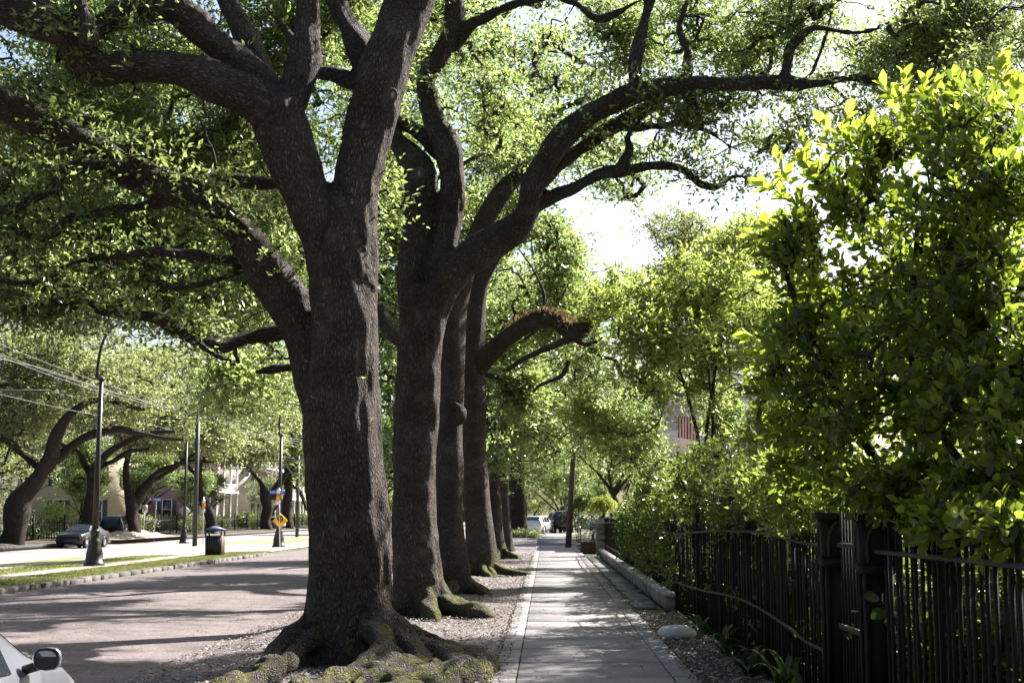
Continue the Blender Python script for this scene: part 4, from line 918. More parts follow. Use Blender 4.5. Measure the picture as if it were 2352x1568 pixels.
bush('garden_tree', 'loose dark tree hanging over the stone pillar and flag', 'tree', (6.0, 45, .1),
     [B(1440, 1020, 46, 80, 60, 1.8, 170), B(1530, 1080, 45, 60, 50, 1.5, 70), B(1665, 1010, 42, 60, 90, 1.6, 150), B(1370, 1010, 52, 60, 60, 1.5, 70), B(1640, 1110, 40, 50, 60, 1.5, 100), B(1430, 950, 46, 80, 50, 2, 110), B(1620, 900, 44, 60, 40, 1.5, 50), B(1500, 1000, 46, 30, 40, 1, 25)], M['oak'], 34, .38, .12, .42, stems=3, rtip=.009, stemr=.09, gap=-.05, freq=.9)
# near shrub: shoots with big single leaves
def shoots(C, DIR, nl, stem, size, bright):
    cc, dd, nn, ll, bb = [], [], [], [], []
    for c, d in zip(C, DIR):
        d = unit(d); a = unit(np.cross(d, rng.normal(0, 1, 3))); b = np.cross(d, a); ph = rng.uniform(0, 6.28); br = rng.normal(bright, .12)
        for i in range(nl):
            f = (i+.6)/nl; an = ph+i*2.4; rad = a*math.cos(an)+b*math.sin(an)
            od = unit(rad*(1.05-.55*f)+d*(.45+.6*f)+np.array([0, 0, .12])+rng.normal(0, .16, 3))
            cc.append(c+d*stem*(f-.5)); dd.append(od); nv = unit(d*1.0+rng.normal(0, .35, 3)+np.array([0, 0, .35])); nn.append(unit(nv-od*np.dot(nv, od)))
            ll.append(size*rng.uniform(.7, 1.15)*(1 if 0 < i else .7)); bb.append(br)
    cc, dd, nn = np.array(cc), np.array(dd), np.array(nn); ll = np.array(ll)
    return cc, dd, nn, ll, ll*rng.uniform(.44, .58, len(ll)), np.clip(rng.normal(.4, .16, len(ll))+np.array(bb), 0, .97)
sb = np.array([2.75, 9.6, .05])
S = Tree('large_shrub', 'large glossy-leaved shrub overhanging the fence and gate', sb, None, 'shrub')
for P, r in (([(2.7, 9.7, 0), (2.72, 9.75, 1.0), (2.6, 9.8, 1.9), (2.5, 9.6, 2.8), (2.5, 9.4, 3.6)], (.085, .08, .07, .05, .03)),
             ([(2.78, 9.5, 0), (2.9, 9.2, .9), (3.1, 8.8, 1.7), (3.2, 8.4, 2.8), (3.2, 8.2, 4.0)], (.06, .055, .05, .04, .02)),
             ([(3.4, 8.6, .1), (3.0, 8.5, 1.0), (2.55, 8.4, 1.75), (2.35, 8.5, 2.1)], (.05, .045, .035, .02)),
             ([(2.65, 9.75, 1.2), (2.2, 10.0, 2.2), (1.9, 10.2, 2.9), (1.75, 10.3, 3.4)], (.04, .035, .03, .015)),
             ([(2.6, 9.8, 1.7), (3.0, 10.2, 2.6), (3.4, 10.6, 3.6)], (.05, .04, .02))):
    S.wl(P, r, 6)
S.trunk(M['barkfar'], sides=9, part='stem')
SB = [B(1960, 640, 10.2, 150, 110, .9, 190), B(2180, 500, 9.4, 170, 150, 1.0, 260), B(1900, 800, 10.2, 140, 120, .9, 230), B(2120, 760, 9.4, 200, 150, 1.0, 330), B(2300, 640, 8.8, 130, 190, .9, 260),
      B(1850, 950, 10.4, 110, 80, .8, 130), B(2050, 980, 9.6, 170, 110, .9, 230), B(2260, 950, 8.6, 150, 140, .9, 260), B(2280, 1130, 8.4, 130, 80, .7, 190), B(2080, 1120, 9.2, 130, 70, .6, 160), B(2180, 1190, 8.2, 170, 45, .4, 110), B(1960, 1080, 10, 110, 70, .6, 110), B(1860, 1080, 11.2, 90, 60, .7, 90), B(2250, 330, 9.2, 120, 90, .7, 120), B(2000, 480, 10.2, 110, 70, .7, 90), B(1870, 480, 10.3, 80, 55, .5, 60), B(1960, 400, 10.2, 90, 60, .6, 70), B(2060, 330, 10, 90, 70, .6, 90), B(2150, 280, 9.8, 90, 60, .6, 80), B(1850, 560, 10.4, 80, 60, .6, 60), B(1830, 620, 10.4, 60, 60, .6, 50), B(1830, 720, 10.4, 60, 70, .6, 60), B(2330, 250, 9.0, 60, 60, .5, 40), B(2360, 420, 8.6, 90, 120, .7, 110), B(2310, 1200, 7.1, 110, 45, .35, 90), B(2200, 1215, 7.9, 110, 30, .3, 50), B(2380, 800, 8.2, 90, 200, .7, 160), B(2200, 850, 9.0, 200, 200, 1.0, 160), B(2370, 1050, 7.8, 90, 120, .6, 110), B(1780, 860, 10.8, 50, 60, .5, 40), B(1800, 1000, 11, 60, 60, .5, 50)]
cen = np.concatenate([sample_blob(c, r, n, -.1, 2.2, 3.0+i) for i, (c, r, n) in enumerate(SB)])
tv, tq = twigs_np(np.concatenate([P[3:] for P, r in S.L]), cen, .0035, 2, 4, .45, .022)
o = link('branches', mk('branches', tv-sb, [tq], True), M['twig'], S.root); o['kind'] = 'stuff'
ctr = np.array([2.7, 9.6, 2.4]); keep = rng.random(len(cen)) < .76; cen = cen[keep]; outw = unit(cen-ctr)*1.0+np.array([-.25, 0, .15])+rng.normal(0, .55, (len(cen), 3))
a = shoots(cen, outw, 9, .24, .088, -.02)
o = link('crown', leaf_mesh('crown', a[0]-sb, *a[1:], quality=2), M['shrub'], S.root); o['kind'] = 'stuff'
# the big bright leaves of the outer shoots, each a leaf of its own
tips = [(1775, 432, 10.3, -.9, .1), (1802, 400, 10.3, -.4, .9), (1850, 352, 10.3, -.1, 1), (1900, 322, 10.2, -.2, 1), (1935, 300, 10.2, .3, .9), (1985, 330, 10.1, .5, .8), (2052, 228, 9.9, -.6, .7), (2075, 212, 9.9, .1, 1),
        (2120, 222, 9.8, .2, 1), (2165, 235, 9.8, -.2, 1), (2205, 215, 9.6, 0, 1), (2240, 232, 9.6, .4, .9), (2292, 190, 9.4, .1, 1), (2310, 175, 9.4, .1, 1), (2335, 225, 9.3, .3, 1), (1870, 395, 10.2, -.6, .6), (1960, 400, 10.0, .2, .8),
        (1760, 545, 10.5, -1, .2), (1790, 540, 10.4, -.8, .4), (1830, 470, 10.3, -.7, .5), (1795, 640, 10.5, -.9, .1), (1755, 770, 10.6, -1, -.1), (1790, 830, 10.5, -.9, 0), (1780, 905, 10.6, -1, .1), (2090, 280, 9.8, 0, 1), (2180, 290, 9.6, .1, 1), (2260, 290, 9.4, .2, 1)]
LM = []
for q in range(4):
    me = leaf_mesh('leaf', np.zeros((1, 3)), np.array([[1., 0, 0]]), np.array([[0, 0, 1.]]), np.array([1.0]), np.array([.46+.05*q]), np.array([.80+.04*q]), 2); me.materials.append(M['shrub']); LM.append(me)
from mathutils import Matrix
nleaf = 0
for (u, v, d, dx, dz) in tips:
    p = at(u, v, d); dr = unit(np.array([dx, rng.normal(0, .2), dz]))
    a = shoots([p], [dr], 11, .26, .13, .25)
    for c, D_, N_, L_ in zip(a[0], a[1], a[2], a[3]):
        if nleaf >= 297: break
        o = link('leaf', LM[int(rng.integers(4))], None, S.root); nleaf += 1
        Sd = np.cross(N_, D_); mt = Matrix(((D_[0]*L_, Sd[0]*L_, N_[0]*L_, c[0]-sb[0]), (D_[1]*L_, Sd[1]*L_, N_[1]*L_, c[1]-sb[1]), (D_[2]*L_, Sd[2]*L_, N_[2]*L_, c[2]-sb[2]), (0, 0, 0, 1)))
        o.matrix_local = mt
tp = np.array([at(u, v, d) for u, v, d, _, _ in tips]); tv, tq = twigs_np(cen, tp, .004, 3, 4, .3, .01)
o = link('branches', mk('branches', tv-sb, [tq], True), M['twig'], S.root); o['kind'] = 'stuff'
# hedge on the far fence, bushes behind the fence
hb = []
for y in np.arange(25.5, 42, 2.2):
    top = 2.55-(y-25)*.016; hb.append(((2.36, y, 1.45), (.42, 1.5, top-1.4), 70))
HEDGE = bush('hedge', 'trimmed climbing hedge over the iron fence on the stone wall', 'hedge', (2.45, 33, .05), hb, M['hedge'], 30, .17, .075, .5, stems=12, gap=-.3, freq=2.0, stemr=.02)
BUSHD = bush('garden_bush', 'dark dense bush above the bent fence rail', 'bush', (2.9, 20.5, .05), [((2.4, 21.5, 1.95), (.5, 2.6, .8), 260), ((2.45, 17.5, 1.8), (.5, 2.4, .55), 220), ((2.6, 19, .9), (.3, 4, .7), 60)], M['hedge'], 30, .17, .075, .5, stems=7)
bush('garden_bush', 'bright yellow-green bush behind the left gate post', 'bush', (2.8, 13.6, .05), [((2.3, 13.4, 1.85), (.42, 1.6, .42), 220), ((2.6, 14.8, 2.2), (.4, 1.0, .45), 110), ((2.75, 13, 1.0), (.3, 2.0, .9), 170), ((2.8, 16.5, 1.0), (.3, 2.2, .9), 170)], M['laurel'], 28, .15, .075, .45, stems=6, bright=.0)
BUSHU = bush('garden_bush', 'shaded undergrowth bush behind the iron railings', 'bush', (3.4, 8.8, .05), [((3.1, 7.4, .8), (.5, 2.2, .8), 120), ((4.2, 9.2, 1.0), (.7, 3.2, 1.0), 120), ((3.3, 9.0, 1.6), (.6, 2.4, .5), 120)], M['hedge'], 26, .17, .085, .45, stems=8)
bush('garden_bush', 'sunny background bush seen through the railings', 'bush', (6.0, 15, .1), [((5.6, 14.5, 1.2), (1.0, 2.4, 1.2), 300), ((4.6, 18, 1.4), (.9, 3.0, 1.2), 260), ((6.4, 20, 1.8), (1.6, 4, 1.6), 260)], M['laurel'], 26, .26, .11, .45, stems=8)
HP = []
for q_ in range(3):
    pc = sample_blob((0, 0, 0), (.36, .95, .80), 95, -.3, 1.8, q_*1.7); fm = leaf_mesh('foliage', *cluster_leaves(pc, 24, .16, .085, .5)); fm.materials.append(M['hedge'])
    tv_, tq_ = twigs_np(np.array([[0, 0, -.8], [0, .1, -.4], [.05, -.1, 0]]), pc, .004, 2, 3, .45, .02); tw = mk('branches', tv_, [tq_], True); tw.materials.append(M['twig']); HP.append((fm, tw))
def pads(t, pts):
    for x, y, z, s in pts:
        fm, tw = HP[int(rng.integers(3))]; rz = rng.choice([0, math.pi])+rng.normal(0, .15)
        for nm, me in (('foliage', fm), ('branches', tw)):
            o = link(nm, me, None, t.root, loc=np.array([x, y, z])-t.base, rot=(0, rng.normal(0, .08), rz)); o.scale = (s, s, s*rng.uniform(.9, 1.1)); o['kind'] = 'stuff'
pads(HEDGE, [(2.5, y, .95, 1.15) for y in np.arange(25.5, 42, 1.4)]+[(2.45, y, 1.75-(y-25)*.012, 1.0) for y in np.arange(25.5, 42, 1.5)])
pads(BUSHD, [(2.62, y, .72, 1.0) for y in np.arange(15.5, 25.5, 1.25)]+[(2.5, y, 1.75, .85) for y in np.arange(16, 25, 1.5)])
pads(BUSHU, [(2.75, y, .75, 1.0) for y in np.arange(10.6, 15.5, 1.2)]+[(3.0, y, .8, 1.05) for y in np.arange(5.2, 10.6, 1.25)]+[(3.9, y, 1.2, 1.2) for y in np.arange(5, 14, 1.6)])
bush('garden_bush', 'low leafy shrub behind the stone pillar', 'bush', (3.2, 54, .05), [((3.1, 54.5, 1.0), (.6, 2.0, .8), 120), ((3.6, 58, 1.3), (.8, 2, 1.0), 120)], M['hedge'], 30, .25, .11, .45, stems=5)
bush('garden_bush', 'round clipped dark shrub left of the leaning pole', 'bush', (1.9, 88, .0), [((1.9, 88, 2.6), (.9, 1.0, 1.9), 150)], M['oak'], 34, .34, .16, .45, stems=4)
bush('low_plant', 'low grey-green plants at the foot of the farthest oak', 'plant', (-1.6, 100, 0), [((-1.6, 100, .3), (1.0, 1.6, .28), 70), ((-.8, 99, .22), (.5, 1, .2), 30)], M['oak2'], 26, .2, .14, .45, stems=3)
G_FB = 'bushes in the gardens across the avenue'
for (x, y, s, lb) in ((-35.5, 88, 1.5, 'round bush behind the parked black sedan'), (-34.2, 94, 1.1, 'yellowish clipped bush just behind the black sedan'), (-34.6, 121, 1.3, 'hedge bush beside the blue street sign'), (-34.8, 128, 1.3, 'flowering hedge bush between forked oak and lamp'), (-34.6, 140, 1.3, 'dark bush behind the white diamond sign'),
                      (-35, 152, 1.4, 'bush below the white columns'), (-35, 168, 1.5, 'tall bush in front of the columns'), (-35, 184, 1.4, 'pale round bush beside the Y-shaped oak'), (-35, 200, 1.5, 'bush below the long gallery'), (-35, 214, 1.5, 'last bush behind the yellow sign'), (-37, 80, 2.4, 'tall bush at the far left garden'), (-37, 104, 2.2, 'tall bush between leaning oak and lamp')):
    bush('garden_bush', lb, 'bush', (x, y, -.1), [((x, y, .55*s), (1.1*s, 1.6*s, .62*s), int(70*s))], M['oak2'] if s < 1.35 else M['laurel'] if s > 2 else M['hedge'], 30, .3*s, .2, .45, stems=4, group=G_FB, freq=.8)

# ------------------------------------------------------------------ iron fence and gate
FX = 2.22
def picket_mesh(h, w=.022, tip=.09):
    b = MB().box((0, 0, (h-tip)/2), (w, w, h-tip)); b.add(np.array([[-w*.8, 0, h-tip], [0, -w*.8, h-tip], [w*.8, 0, h-tip], [0, w*.8, h-tip], [0, 0, h]]), [(0, 1, 4), (1, 2, 4), (2, 3, 4), (3, 0, 4)])
    return b.mesh('picket')
def fence(name, label, y0, y1, zb, h, rails, sp=.122, w=.022, posts=(), tilt=.004):
    t = thing(name, label, 'fence', (FX, y0, zb))
    me = picket_mesh(h, w); n = int((y1-y0)/sp)
    for i in range(n):
        link('picket', me, M['iron'], t, loc=(rng.normal(0, .003), sp*(i+.5), 0), rot=(rng.normal(0, tilt), rng.normal(0, tilt), rng.normal(0, .1)))
    for pts in rails:
        MB().tube(catmull(np.array([[FX-.03, y, z] for y, z in pts]), 5), .016, 6).build('rail', M['irongrey'], t, smooth=True)
    for y in posts:
        b = MB().box((FX, y, zb+h*.52), (.05, .05, h*1.04)); b.lathe([(.035, h*1.04), (.05, h*1.07), (.03, h*1.1), (.005, h*1.14)], (FX, y, zb), 8); b.build('post', M['iron'], t)
    return t
fence('iron_fence', 'straight iron railing right of the gate with a level rail', 5.0, 9.62, .05, 1.62, [[(5.0, 1.40), (7, 1.41), (9.62, 1.40)], [(5.0, .30), (9.62, .30)]], .125, .021)
fence('iron_fence', 'weathered iron fence left of the gate with bent wavy rails', 11.25, 24.7, .03, 1.50,
      [[(11.25, 1.40), (12.1, 1.40), (13.3, 1.43), (15.1, 1.46), (17.6, 1.445), (20.9, 1.39), (24.7, 1.30)], [(11.25, .58), (12.3, .58), (13, .62), (15.1, .69), (17.2, .68), (20.9, .57), (24.7, .5)]], .122, .020, posts=(13.6, 15.9, 18.4, 21.2, 24.72), tilt=.008)
fence('iron_fence', 'low iron fence standing on the stone wall under the hedge', 25.0, 55.2, .30, 1.25, [[(25, 1.32), (30, 1.36), (36, 1.30), (45, 1.36), (55.2, 1.33)], [(25, .5), (34, .52), (45, .49), (55.2, .5)]], .125, .020, posts=(31, 37, 43, 49))
gt = thing('iron_gate', 'narrow iron garden gate between the two ornate posts', 'gate', (FX, 9.95, .05))
me = picket_mesh(1.66, .02)
for i in range(9): link('picket', me, M['iron'], gt, loc=(0, .08+i*.105, .06))
for z in (.24, .82, 1.42): MB().box((FX-.02, 10.42, z), (.025, .94, .035)).build('rail', M['irongrey'], gt)
MB().box((FX-.035, 9.99, 1.0), (.03, .05, .22)).build('latch', M['irongrey'], gt)
MB().tube([(FX-.05, 9.99, .98), (FX-.1, 9.99, .98), (FX-.1, 10.07, .98)], .010, 6).build('handle', M['irongrey'], gt)
def gatepost(y, label):
    t = thing('gate_post', label, 'gate post', (FX, y, .03), group='ornate cast-iron gate posts')
    MB().box((FX, y, .12), (.27, .27, .2)).build('plinth', M['iron'], t)
    b = MB().box((FX, y, .76), (.15, .15, 1.1))
    for sx in (-1, 1):
        for sy in (-1, 1): b.tube([(FX+sx*.085, y+sy*.085, .22), (FX+sx*.085, y+sy*.085, 1.3)], .016, 6)
    b.build('shaft', M['iron'], t)
    b = MB().box((FX, y, 1.28), (.2, .2, .06), taper=1.25); b.box((FX, y, 1.46), (.23, .23, .30)); b.build('capital', M['iron'], t)
    for nx, ny in ((-1, 0), (0, -1)):
        cx, cy_ = FX+nx*.118, y+ny*.118; pts = []
        for f, z in ((-.075, 1.33), (-.075, 1.46), (-.05, 1.54), (0, 1.59), (.05, 1.54), (.075, 1.46), (.075, 1.33)):
            pts.append((cx+ny*f, cy_+nx*f, z))
        MB().tube(catmull(np.array(pts), 4), .011, 6).build('arch', M['irongrey'], t, smooth=True)
        MB().tube([(cx+ny*-.1, cy_+nx*-.1, 1.62), (cx+ny*.1, cy_+nx*.1, 1.62)], .012, 6).build('moulding', M['irongrey'], t)
    MB().box((FX, y, 1.635), (.30, .30, .05)).build('cap', M['iron'], t)
gatepost(11.1, 'ornate arched iron gate post left of the gate'); gatepost(9.78, 'ornate arched iron gate post right of the gate')
# stone wall, pillar
wl = thing('stone_wall', 'low stone base wall with pale coping under the iron fence', 'wall', (FX, 24.9, 0))
ms = [(L, MB().bevbox((0, 0, 0), (.34, L-.02, .24), .02, jit=.008).mesh('stone')) for L in (.6, .8, 1.05)]
mc = [(L, MB().bevbox((0, 0, 0), (.42, L-.015, .07), .012, jit=.004).mesh('coping_stone')) for L in (.9, 1.2)]
y = 24.9
while y < 55.4:
    L, me = ms[int(rng.integers(3))]; link('stone', me, M['stone'], wl, loc=(rng.normal(0, .01), y+L/2-24.9, .11)); y += L
y = 24.85
while y < 55.2:
    L, me = mc[int(rng.integers(2))]; link('coping_stone', me, M['coping'], wl, loc=(rng.normal(0, .006), y+L/2-24.9, .265)); y += L
MB().box((FX, 40.2, .1), (.28, 30.4, .2)).build('core', M['stone'], wl)
pil = thing('stone_pillar', 'rough stone pillar with cap holding the fern urn', 'pillar', (2.24, 56.2, 0))
for k in range(6):
    for s in (-1, 1):
        w = .30+rng.normal(0, .02); MB().bevbox((2.24+s*.15, 56.2, .12+k*.21), (w, .58+rng.normal(0, .02), .2), .025, jit=.012).build('stone', M['stone'], pil)
MB().bevbox((2.24, 56.2, 1.33), (.72, .72, .12), .03).build('cap', M['coping'], pil); MB().lathe([(.3, 1.39), (.26, 1.46), (.12, 1.5), (.01, 1.51)], (2.24, 56.2, 0), 12).build('cap', M['coping'], pil)
u_ = thing('urn_planter', 'black iron urn on the stone pillar', 'planter', (2.24, 56.2, 1.5))
MB().lathe([(.15, 0), (.16, .05), (.06, .09), (.05, .2), (.14, .28), (.22, .42), (.27, .52), (.25, .53)], (2.24, 56.2, 1.5), 14).build('bowl', M['urn'], u_, smooth=True)
fr_ = thing('fern', 'bushy yellow-green fern spilling from the urn', 'fern', (2.24, 56.2, 2.0))
cc, dd, nn, ll, ww = [], [], [], [], []
for k in range(150):
    a = rng.uniform(0, 6.28); e = rng.uniform(.1, 1.4); Lf = rng.uniform(.5, .85); d0 = np.array([math.cos(a)*math.cos(e), math.sin(a)*math.cos(e), math.sin(e)])
    p = np.array([2.24, 56.2, 2.0])
    for s in range(9):
        f = s/9; st = unit(d0*(1-f*.8)+np.array([0, 0, -1.0])*f*1.25); p = p+st*Lf/9
        for q in range(2):
            cc.append(p+rng.normal(0, .02, 3)); dd.append(unit(st*.8+rng.normal(0, .5, 3))); nn.append(unit(rng.normal(0, .5, 3)+np.array([0, 0, 1.]))); ll.append(.14); ww.append(.035)
cc = np.array(cc)-np.array([2.24, 56.2, 2.0]); dd = np.array(dd); nn = np.array(nn); nn = unit(nn-dd*np.sum(nn*dd, 1, keepdims=True))
o = link('fronds', leaf_mesh('fronds', cc, dd, nn, np.array(ll), np.array(ww), lvals(len(cc), .1)), M['fern'], fr_); o['kind'] = 'stuff'
# flagstones
fst = thing('flagstone_path', 'strip of grey flagstones beside the stone wall', 'path', (1.78, 24.8, 0))
y = 25.2
while y < 55:
    L = rng.uniform(.5, 1.0); MB().bevbox((1.76+rng.normal(0, .03), y+L/2, .012), (.40+rng.uniform(-.06, .04), L-.06, .05), .012, rz=rng.normal(0, .05), jit=.006).build('flagstone', M['flag'], fst); y += L+rng.uniform(.02, .15)
# white stone
rk = thing('white_stone', 'white painted stone lying on the mulch', 'stone', (1.72, 19.4, 0))
b = MB(); n = 12; V = []; fs = []
for k in range(7):
    for i in range(n):
        a = 2*math.pi*i/n; th = k/6*math.pi; rr = math.sin(th)**.6
        V.append([rk.location.x+math.cos(a)*.26*rr*(1+.1*math.sin(3*a+1)), 19.4+math.sin(a)*.16*rr, .07-math.cos(th)*.105+.012*math.sin(5*a+k)])
for k in range(6):
    for i in range(n): fs.append((k*n+i, k*n+(i+1) % n, k*n+n+(i+1) % n, k*n+n+i))
b.add(V, fs).build('stone_body', M['rock'], rk, smooth=True)
# strap-leaved clumps on the verge
def clump(x, y, n, ln, label, seed):
    t = thing('strap_leaf_plant', label, 'plant', (x, y, 0), group='strap-leaved clumps on the mulch verge')
    for k in range(n):
        a = rng.uniform(0, 6.28); e = rng.uniform(.7, 1.3); L = ln*rng.uniform(.6, 1.1); w = rng.uniform(.022, .038); V = []; fs = []
        dr = np.array([math.cos(a), math.sin(a), 0]); sd = np.array([-dr[1], dr[0], 0]); p = np.array([x+rng.normal(0, .05), y+rng.normal(0, .05), 0.0]); m_ = 8
        for s in range(m_+1):
            f = s/m_; ww = w*math.sin(math.pi*min(1, f*.9+.1))**.7*(1 if f < 1 else .05); an = e-f*f*1.9
            V += [p+sd*ww, p+np.array([0, 0, -.12*ww]), p-sd*ww]; p = p+(dr*math.cos(an)+np.array([0, 0, math.sin(an)]))*L/m_
        for s in range(m_):
            b0 = s*3; fs += [(b0, b0+1, b0+4, b0+3), (b0+1, b0+2, b0+5, b0+4)]
        me = mk('leaf', np.array(V)-np.array([x, y, 0]), [np.array(fs)], True, {'lv': np.full(len(V), rng.uniform(.1, .9))}); link('leaf', me, M['lily'], t)
for i, (u, v, n, ln, lb) in enumerate(((1700, 1500, 16, .62, 'strap-leaved clump nearest the white stone'), (1790, 1545, 18, .7, 'strap-leaved clump below the bent rail'), (1850, 1600, 18, .75, 'strap-leaved clump in front of the left gate post'), (1640, 1455, 12, .55, 'small strap-leaved clump against the fence foot'), (1930, 1640, 14, .6, 'strap-leaved clump at the gate foot'))):
    g = ground(u, v); clump(min(g[0], 2.12), g[1], n, ln, lb, i)
vn = thing('vine_sprig', 'broad-leaved vine sprig hanging on the gate post', 'vine', at(2035, 1385, 9.6)-np.array([.0, 0, 0]))
b = MB().tube([(0, .1, .35), (.02, .05, .15), (0, 0, 0), (-.02, -.05, -.1)], .006, 5); b.build('stem', M['twig'], vn, local=True)
for k, (x_, z_, dx_, dz_) in enumerate(((-.04, .03, -1, .2), (.02, .05, .6, .5), (.03, -.02, .9, -.3), (0, -.05, .1, -1), (-.03, -.03, -.8, -.5))):
    me = leaf_mesh('leaf', np.array([[x_, -.02*k, z_]]), unit(np.array([[dx_, -.3, dz_]])), unit(np.array([[.1*k-.2, -1., .7]])), np.array([.12]), np.array([.09]), np.array([.2+.08*k]), 2); link('leaf', me, M['lily'], vn)
# palm (sago) by the driveway
sg = thing('sago_palm', 'dark spiky sago palm beyond the stone pillar', 'palm', (2.35, 62.5, 0))
MB().lathe([(.2, 0), (.22, .4), (.2, .9), (.1, 1.1)], (2.35, 62.5, 0), 10).build('trunk', M['palmtrunk'], sg)
for k in range(34):
    a = rng.uniform(0, 6.28); e = rng.uniform(-.1, 1.2); Lf = rng.uniform(.9, 1.3); d0 = np.array([math.cos(a)*math.cos(e), math.sin(a)*math.cos(e), math.sin(e)]); p = np.array([0, 0, 1.05]); cc, dd, nn = [], [], []
    for s in range(14):
        f = s/14; st = unit(d0*(1-f*.6)+np.array([0, 0, -1.])*f*.8); p = p+st*Lf/14; sd = unit(np.cross(st, [0, 0, 1.])+1e-6)
        for sg_ in (-1, 1):
            dl = unit(sd*sg_+st*.5+np.array([0, 0, .2])); cc.append(p+dl*.1); dd.append(dl); nn.append(unit(np.cross(dl, st)))
    link('frond', leaf_mesh('frond', np.array(cc), np.array(dd), np.array(nn), np.full(len(cc), .24), np.full(len(cc), .03), np.full(len(cc), rng.uniform(0, .5))), M['lily'], sg)
# ------------------------------------------------------------------ poles, lamps, signs, wires
up_ = thing('utility_pole', 'leaning brown wooden utility pole beside the footpath', 'pole', ground(1304, 1258))
p0 = np.array(up_.location); d = p0[1]; p1 = at(1323, 960, d); p2 = at(1330, 820, d)
MB().tube([p0-np.array([0, 0, .3]), p0*.5+p1*.5, p1, p2], [.15, .14, .125, .115], 12).build('shaft', M['polewood'], up_, smooth=True)
def lamp(name, label, base, H, arm, s=1.0, group='street lamps on the median'):
    t = thing(name, label, 'street lamp', base, 0, group); x, y, z = base
    b = MB().lathe([(.36, 0), (.36, .10), (.30, .14), (.29, .42), (.24, .62), (.19, .80), (.20, .84), (.15, .90), (.145, 1.15), (.17, 1.18), (.12, 1.26)], base, 16); b.build('base', M['lampiron'], t, smooth=True)
    MB().tube([(x, y, z+1.2), (x, y, z+H*.5), (x+.03, y, z+H)], [.115, .095, .075], 12).build('post', M['lampiron'], t, smooth=True)
    MB().lathe([(.09, 0), (.13, .04), (.13, .10), (.09, .15)], (x+.03, y, z+H-.05), 12).build('collar', M['lampiron'], t, smooth=True)
    MB().tube(catmull(np.array(arm), 5), np.linspace(.06, .035, (len(arm)-1)*5+1), 8).build('arm', M['lampiron'], t, smooth=True)
    e = np.array(arm[-1]); MB().lathe([(.06, .10), (.12, .05), (.19, -.04), (.17, -.10), (.05, -.13)], e+np.array([.1, 0, 0]), 12).build('lamp_head', M['signback'], t, smooth=True)
    return t
g = ground(216, 1299); d = g[1]
lamp('street_lamp', 'tall dark gooseneck street lamp nearest on the median', g, at(222, 872, d)[2]-g[2], [at(222, 868, d), at(227, 823, d), at(237, 783, d), at(256, 755, d), at(281, 741, d), at(300, 738, d)])
g = ground(640, 1256); d = g[1]
lamp('street_lamp', 'gooseneck street lamp behind the yellow diamond sign', g, at(641, 1000, d)[2]-g[2], [at(641, 1000, d), at(642, 965, d), at(646, 940, d), at(652, 925, d), at(660, 918, d)])
g = ground(422, 1247); d = g[1]
lamp('street_lamp', 'dark street lamp in front of the white diamond sign', g, at(420, 1010, d)[2]-g[2], [at(420, 1010, d), at(419, 985, d), at(414, 965, d), at(406, 955, d), at(398, 952, d)])
def wirepole(label, base, H, armh):
    t = thing('wire_pole', label, 'pole', base, group='streetcar wire poles'); x, y, z = base
    MB().tube([(x, y, z), (x, y, z+H)], [.16, .13], 10).build('shaft', M['polegreen'], t, smooth=True)
    MB().tube([(x-3.3, y, z+armh), (x+3.2, y, z+armh)], .035, 8).build('bracket_arm', M['polegreen'], t)
    for s in (-1, 1): MB().tube([(x+s*1.5, y, z+armh), (x, y, z+armh-1.75)], .025, 6).build('brace', M['polegreen'], t)
    MB().box((x, y, z+H-.35), (1.2, .1, .09)).build('crossarm', M['polegreen'], t)
    for s in (-.5, .5): MB().lathe([(.03, 0), (.05, .05), (.03, .1)], (x+s, y, z+H-.3), 8).build('insulator', M['white'], t)
    return t
gp = ground(447, 1254); d = gp[1]
wp = wirepole('dark green wire pole with braced crossbar arms', gp, at(449, 938, d)[2]-gp[2], at(449, 962, d)[2]-gp[2])
np_ = np.array([gp[0], gp[1]-37, float(hz(gp[0]))]); wirepole('second wire pole at the left edge, only its arm tip in view', np_, 7.4, 6.9)
fp_ = np.array([gp[0], gp[1]+38, float(hz(gp[0]))]); wirepole('farther wire pole behind the big oak trunk', fp_, 7.4, 6.9)
PH = gp[2]+6.9; 
def wire(label, x, za, zb, zc, sag=.35):
    t = thing('overhead_wire', label, 'wire', (gp[0]+x, gp[1], zb), group='streetcar overhead wires')
    pts = []
    for (ya, z1, yb, z2) in ((np_[1]-30, za, np_[1], za), (np_[1], za, gp[1], zb), (gp[1], zb, fp_[1], zc), (fp_[1], zc, fp_[1]+60, zc)):
        for f in np.linspace(0, 1, 9)[:-1]: pts.append((gp[0]+x, ya+(yb-ya)*f, z1+(z2-z1)*f-sag*4*f*(1-f)))
    MB().tube(pts, .014, 5).build('strand', M['wire'], t)
H_ = at(449, 942, d)[2]
wire('upper overhead wire on the left insulator', -.5, H_+.2, H_, H_); wire('upper overhead wire on the right insulator', .5, H_+.2, H_, H_)
wire('trolley wire under the left bracket arm', -2.9, H_-1.0, H_-.95, H_-1.0, .2); wire('trolley wire under the right bracket arm', 2.8, H_-1.0, H_-.95, H_-1.0, .2)
wire('slack wire from the crossarm centre', .1, H_-.1, H_-.05, H_-.1, .5)
